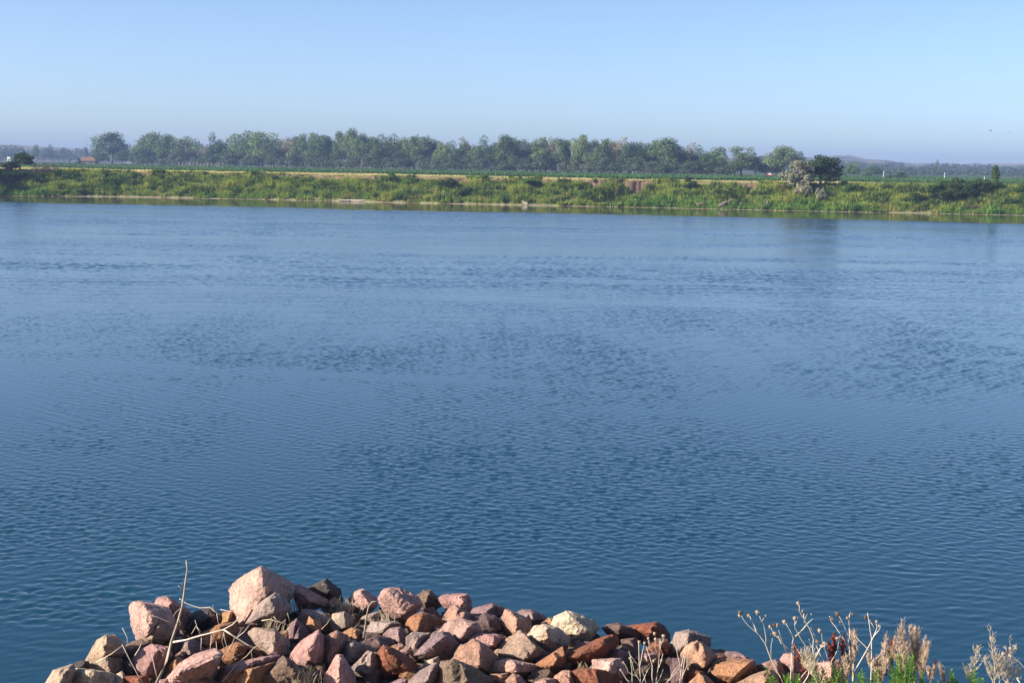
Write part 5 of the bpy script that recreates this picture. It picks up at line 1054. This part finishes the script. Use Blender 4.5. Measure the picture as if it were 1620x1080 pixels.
seed_weed('tallest dried weed in the middle with a high single seed head',
  [(8, [(720, 1060), (830, 900), (890, 700), (885, 520), (840, 400), (790, 310), (735, 220), (728, 150)]), (8, [(795, 320), (790, 260), (778, 235)]), (8, [(870, 680), (760, 520), (690, 390), (690, 310)]), (8, [(700, 370), (725, 310)]), (8, [(885, 660), (930, 560), (870, 410)]), (8, [(885, 620), (845, 560), (845, 520)]), (8, [(950, 970), (900, 760), (885, 700)]), (8, [(790, 350), (850, 290)])],
  [(8, 728, 150, .9, 0), (8, 777, 233, .7, 0), (8, 695, 305, 1, 0), (8, 725, 305, .6, 0), (8, 950, 430, 1.1, 0), (8, 925, 540, .9, 0), (8, 866, 410, .5, 0)], Y2-.1, group=G)
seed_weed('dried weed with a short branching top below the tallest one',
  [(8, [(890, 740), (960, 600), (1020, 545)]), (8, [(1040, 1000), (1000, 760), (920, 590)]), (8, [(980, 610), (970, 520), (955, 440)]), (8, [(1040, 740), (1000, 620), (990, 560)]), (8, [(720, 960), (850, 800), (960, 600)])],
  [(8, 975, 590, 1.2, 0), (8, 1000, 560, .8, 0), (8, 952, 432, .8, 0), (8, 918, 545, .7, 0)], Y2+.1, group=G)
seed_weed('dried weed with dark drooping heads between the two red dock stalks',
  [(8, [(1280, 1060), (1280, 860), (1265, 640), (1255, 500), (1200, 370), (1140, 270)]), (8, [(1260, 520), (1262, 380), (1270, 290), (1290, 265)]), (8, [(1255, 400), (1235, 310)]), (8, [(1240, 600), (1150, 450), (1090, 370), (1070, 315)]), (8, [(960, 1000), (1070, 740), (1130, 620), (1155, 470)]), (8, [(1150, 500), (1130, 510)])],
  [(8, 1133, 265, 1.3, 1), (8, 1293, 268, .9, 1), (8, 1233, 303, .8, 0), (8, 1070, 312, 1, 0), (8, 1130, 515, .9, 0), (8, 1158, 345, .5, 0)], Y2, group=G)
seed_weed('dried weed with a slanting main stem at the left of the tan plumes',
  [(8, [(1290, 990), (1300, 860), (1400, 690), (1490, 520), (1540, 400), (1535, 340)]), (8, [(1480, 1080), (1490, 760), (1495, 520), (1480, 400), (1465, 280)]), (8, [(1500, 500), (1550, 430), (1570, 380)]), (8, [(1510, 410), (1470, 340)]), (8, [(1490, 750), (1560, 700), (1620, 620)]), (8, [(1480, 660), (1400, 580), (1340, 520)])],
  [(8, 1422, 295, 1.0, 1), (8, 1535, 340, .8, 0), (8, 1562, 385, .7, 0), (8, 1465, 330, .6, 0), (8, 1615, 590, .9, 0)], Y2-.15, group=G)
seed_weed('dried weed with orange heads at the right edge of the photo',
  [(9, [(1660, 760), (1600, 700), (1540, 645), (1470, 600)]), (9, [(1560, 830), (1560, 860)])], [(9, 1430, 600, 1.0, 0), (9, 1465, 580, .8, 1), (9, 1497, 550, .8, 0), (9, 1565, 828, .8, 0), (9, 1470, 855, .9, 0)], Y2-.2, hr=.022)

# curly dock: dark red seed spikes
def dock(lab, zone, pts, Y, w=.055):
    P = poly3(zone, pts, Y); e = empty('dock_plant', P[0]); tag(e, lab, 'dock', 'red dock stalks'); m = MB(); m.tube([p-P[0] for p in P], [.010-.005*k/(len(P)-1) for k in range(len(P))], 6); m.build('stem', m_dock, e, True)
    m = MB(); n = len(P)-1
    for k in range(150):
        s = random.uniform(.25, 1)*n; i = min(int(s), n-1); c = P[i].lerp(P[i+1], s-i)-P[0]; t = s/n; ww = w*(1-max(0, t-.75)*2.6)*.8*(.6+.5*math.sin(t*23))
        c = c+Vector((random.gauss(0, ww*.5), random.gauss(0, ww*.5), random.gauss(0, .02))); m.ball(c, random.uniform(.008, .016), (1, 1, 1.2), 5, 3)
    m.build('seed_spike', m_dock, e)
dock('tall dark red dock spike leaning left beside the pink rocks', 8, [(860, 960), (800, 820), (740, 700), (690, 600)], Y2+.3)
dock('dark red dock spike left of the drooping dried weed', 8, [(1075, 900), (1085, 700), (1095, 590), (1100, 480)], Y2+.35)
dock('short red dock side branch leaning left', 8, [(1085, 760), (1070, 660), (1040, 570)], Y2+.3, .035)
dock('dark red dock spike right of the middle of the weeds', 8, [(1195, 880), (1195, 700), (1190, 600), (1195, 510)], Y2+.35)
dock('low bent red dock stalk left of the tan plumes', 8, [(1310, 900), (1280, 760), (1290, 640), (1285, 560)], Y2+.4, .045)
dock('dark red dock stalk at the left side of the tan plumes', 9, [(360, 800), (370, 660), (390, 560), (400, 500)], Y2+.3, .035)
dock('dark red dock stalk rising among the tan plumes', 9, [(400, 760), (420, 600), (430, 520), (435, 470)], Y2+.35, .035)

# tan feathery dead plants
def plume(lab, zone, base, tips, Y, n=70, w=.036, mat=m_fluff, r=.0024, hair=.06):
    px, py = zpx(zone, *base); p0 = at(px, py, Y); e = empty('dry_plume_plant', p0); tag(e, lab, 'dry plant', 'tan feathery dead plants'); ms_ = MB(); mp = MB()
    for tx_, ty2 in tips:
        x, y = zpx(zone, tx_, ty2); t = at(x, y, Y+random.uniform(-.15, .15))-p0; mid = t*.5+Vector((-t.x*.12, 0, .02)); ms_.tube([Vector((0, 0, 0)), mid, t], [.007, .005, .002], 5)
        for k in range(int(n*1.8)):
            s = random.uniform(.35, 1.0)
            c = (mid*(2*(1-s))+t*(2*s-1)) if s > .5 else mid*(2*s)
            ww = w*math.sin(math.pi*min(1, (s-.25)/.8))+.006; q = c+Vector((random.gauss(0, ww*.35), random.gauss(0, ww*.35), 0))
            mp.tube([q, q+Vector((random.gauss(0, hair*.28), random.gauss(0, hair*.28), random.uniform(.4, 1.2)*hair))], [r, r*.3], 3, cap=False)
    ms_.build('stem', m_straw, e); mp.build('plume', mat, e); return e
plume('tall tan feathery plant, highest plume right of the red dock stalks', 9, (540, 930), [(500, 310), (470, 400), (520, 420), (430, 470), (545, 520), (400, 560)], Y2+.1, 150)
plume('tan feathery plant with broad plume right of the highest one', 9, (620, 930), [(575, 350), (610, 370), (650, 375), (640, 470), (590, 480)], Y2+.2, 150)
plume('tan feathery plant fanning to the right over the water', 9, (660, 930), [(745, 510), (710, 470), (690, 560), (660, 520), (720, 600)], Y2, 120)
plume('low tan feathery clump at the left foot of the plumes', 9, (300, 960), [(240, 680), (280, 650), (330, 600), (360, 440), (180, 620), (300, 720), (380, 640), (270, 760), (340, 700)], Y2-.1, 130)
plume('tan dry clump below the two red dock spikes', 8, (1190, 1060), [(1120, 760), (1180, 720), (1220, 700), (1260, 760), (1300, 690), (1130, 840), (1240, 820)], Y2-.05, 110)
plume('thin grey dry plume behind the drooping weed', 8, (1290, 960), [(1280, 460), (1310, 450), (1325, 480)], Y2+.3, 60, .04)
plume('spiky straw clump leaning left above the green weeds', 8, (960, 1060), [(740, 660), (760, 700), (790, 640), (830, 660), (760, 760), (800, 800), (860, 700)], Y2-.2, 40, .03, m_straw, hair=.1)
plume('small tan plume tip at right of the tan plumes', 9, (760, 900), [(815, 680), (800, 740), (735, 740)], Y2-.1, 70, .03)
plume('small tan plume tip alone farther right', 9, (900, 940), [(840, 710), (860, 780)], Y2-.1, 50, .025)
# bare twiggy weed at the far right
def twiggy(lab, base, mains, Y, sub=9):
    px, py = zpx(9, *base); p0 = at(px, py, Y); e = empty('twiggy_weed', p0); tag(e, lab, 'dried weed', 'bare twiggy weeds at the right edge'); m = MB(); m2 = MB()
    for pts in mains:
        P = [p-p0 for p in poly3(9, pts, Y)]; n = len(P); m.tube(P, [.0065-.0045*k/(n-1) for k in range(n)], 5)
        for k in range(sub*(n-1)):
            s = random.uniform(.15, 1)*(n-1); i = min(int(s), n-2); c = P[i].lerp(P[i+1], s-i); L_ = random.uniform(.05, .17)*(1.25-s/(n-1)*.95); sg = random.choice((-1, 1))
            t = c+Vector((sg*L_*.5, random.gauss(0, L_*.4), L_*random.uniform(.5, 1.1))); m2.tube([c, c.lerp(t, .5)+Vector((0, 0, -.01)), t], [.0028, .002, .001], 4, cap=False)
            for q in range(5):
                u = c.lerp(t, random.uniform(.4, 1)); m2.tube([u, u+Vector((random.gauss(0, .02), random.gauss(0, .02), random.uniform(.01, .05)))], [.0016, .0007], 3, cap=False)
    m.build('stem', m_straw, e); m2.build('twig', m_straw, e)
twiggy('bare twiggy weed with a tall spire near the right edge', (1350, 930), [[(1350, 900), (1350, 700), (1330, 560), (1305, 380)], [(1350, 900), (1300, 740), (1260, 660)], [(1400, 900), (1390, 760), (1350, 640)], [(1350, 850), (1390, 720), (1400, 560)]], Y2)
twiggy('bare twiggy weed rightmost in the photo', (1490, 940), [[(1480, 920), (1480, 760), (1500, 600), (1488, 460)], [(1470, 900), (1420, 800), (1380, 650)], [(1490, 900), (1540, 800), (1570, 740)], [(1470, 860), (1460, 720), (1450, 640)]], Y2+.1)
twiggy('bare twiggy weed left of the tall spire', (1150, 930), [[(1150, 920), (1160, 760), (1170, 640), (1192, 530)], [(1140, 880), (1110, 800), (1070, 740)]], Y2+.05)

# green leafy weeds
def green_weed(lab, zone, base, top, Y, stems=6, spread=.16, leaf=.10, nl=34):
    bx, by = zpx(zone, *base); tx_, ty2 = zpx(zone, *top); p0 = at(bx, by, Y); t = at(tx_, ty2, Y)-p0; e = empty('green_weed', p0); tag(e, lab, 'green weed', 'green leafy weeds at the bottom right'); m = MB(); V = []; F = []; C = []
    for k in range(stems):
        q = Vector((random.gauss(0, spread), random.gauss(0, spread), 0)); h = t*(random.uniform(.6, 1.0) if k else 1.0); tip = q*1.3+h; m.tube([Vector((0, 0, -.05)), q*.8+h*.04, q+h*.5, tip], [.006, .006, .005, .003], 5)
        for j in range(nl):
            s = (j/nl)**.8; c = (q+h*.5*2*s) if s < .5 else (q+h*.5).lerp(tip, 2*s-1); an = j*2.4+random.uniform(-.3, .3); el = .35+.7*s; L_ = leaf*(1.05-.55*s)*random.uniform(.75, 1.1)
            d = Vector((math.cos(an)*math.cos(el), math.sin(an)*math.cos(el), math.sin(el))); sd = d.cross(Vector((0, 0, 1))).normalized()*L_*.11; dr = Vector((0, 0, -L_*.15))
            o_ = len(V); V += [c, c+d*L_*.45-sd, c+d*L_+dr, c+d*L_*.45+sd]; F.append((o_, o_+1, o_+2, o_+3)); tt_ = random.uniform(.75, 1.25); C += [(tt_*.95, tt_, tt_*.9)]*4
    m.build('stem', m_green, e); obj('foliage', mesh('foliage', [tuple(v) for v in V], F, m_green, False, np.array(C, np.float32)), e); return e
green_weed('bright green weed below the second tall dried weed', 8, (610, 1120), (610, 880), Y2-.3, 7)
green_weed('bright green weed right of the upright dried stem', 8, (780, 1120), (770, 860), Y2-.35, 6)
green_weed('bright green weed below the tallest dried weed', 8, (890, 1120), (885, 815), Y2-.3, 7)
green_weed('low green weed under the pink boulder in the weeds', 8, (1190, 1120), (1190, 900), Y2-.3, 6)
green_weed('rounded green weed under the slanting dried stem', 8, (1400, 1120), (1390, 880), Y2-.35, 9, .14)
green_weed('tall bright green weed in front of the tan plumes', 9, (480, 980), (475, 600), Y2-.3, 5, .08, .11, 46)
green_weed('second bright green weed in front of the tan plumes, slightly right', 9, (560, 980), (545, 640), Y2-.3, 5, .08, .11, 44)
green_weed('low green weed at the foot of the tan plumes', 9, (400, 980), (400, 760), Y2-.4, 7, .12)
green_weed('low green weed right of the foot of the tan plumes', 9, (700, 990), (720, 830), Y2-.35, 7, .12)
green_weed('small bright green weed alone against the water', 9, (950, 990), (950, 755), Y2-.2, 3, .05, .11, 36)
green_weed('small bright green weed below the left twiggy weed', 9, (1190, 990), (1195, 770), Y2-.2, 4, .06, .11, 36)
green_weed('low green tips at the bottom edge between the two lone green weeds', 9, (1060, 1010), (1060, 880), Y2-.3, 4, .1)
# ------------------------------------------------------------------ haze: one closed box of even air round the whole scene
mz = bpy.data.materials.new('haze'); mz.use_nodes = True; nt = mz.node_tree; nt.nodes.clear()
pv = nt.nodes.new('ShaderNodeVolumePrincipled'); pv.inputs['Color'].default_value = (0.30, 0.43, 0.78, 1); pv.inputs['Density'].default_value = 0.00028; pv.inputs['Anisotropy'].default_value = 0.0
ou = nt.nodes.new('ShaderNodeOutputMaterial'); nt.links.new(pv.outputs[0], ou.inputs['Volume'])
hb = MB(); hb.box((0, 1700, 22.0), (9000, 4200, 56.0)); o = hb.build('haze', mz); tag(o, 'thin blue morning haze over the river and fields', kind='stuff')
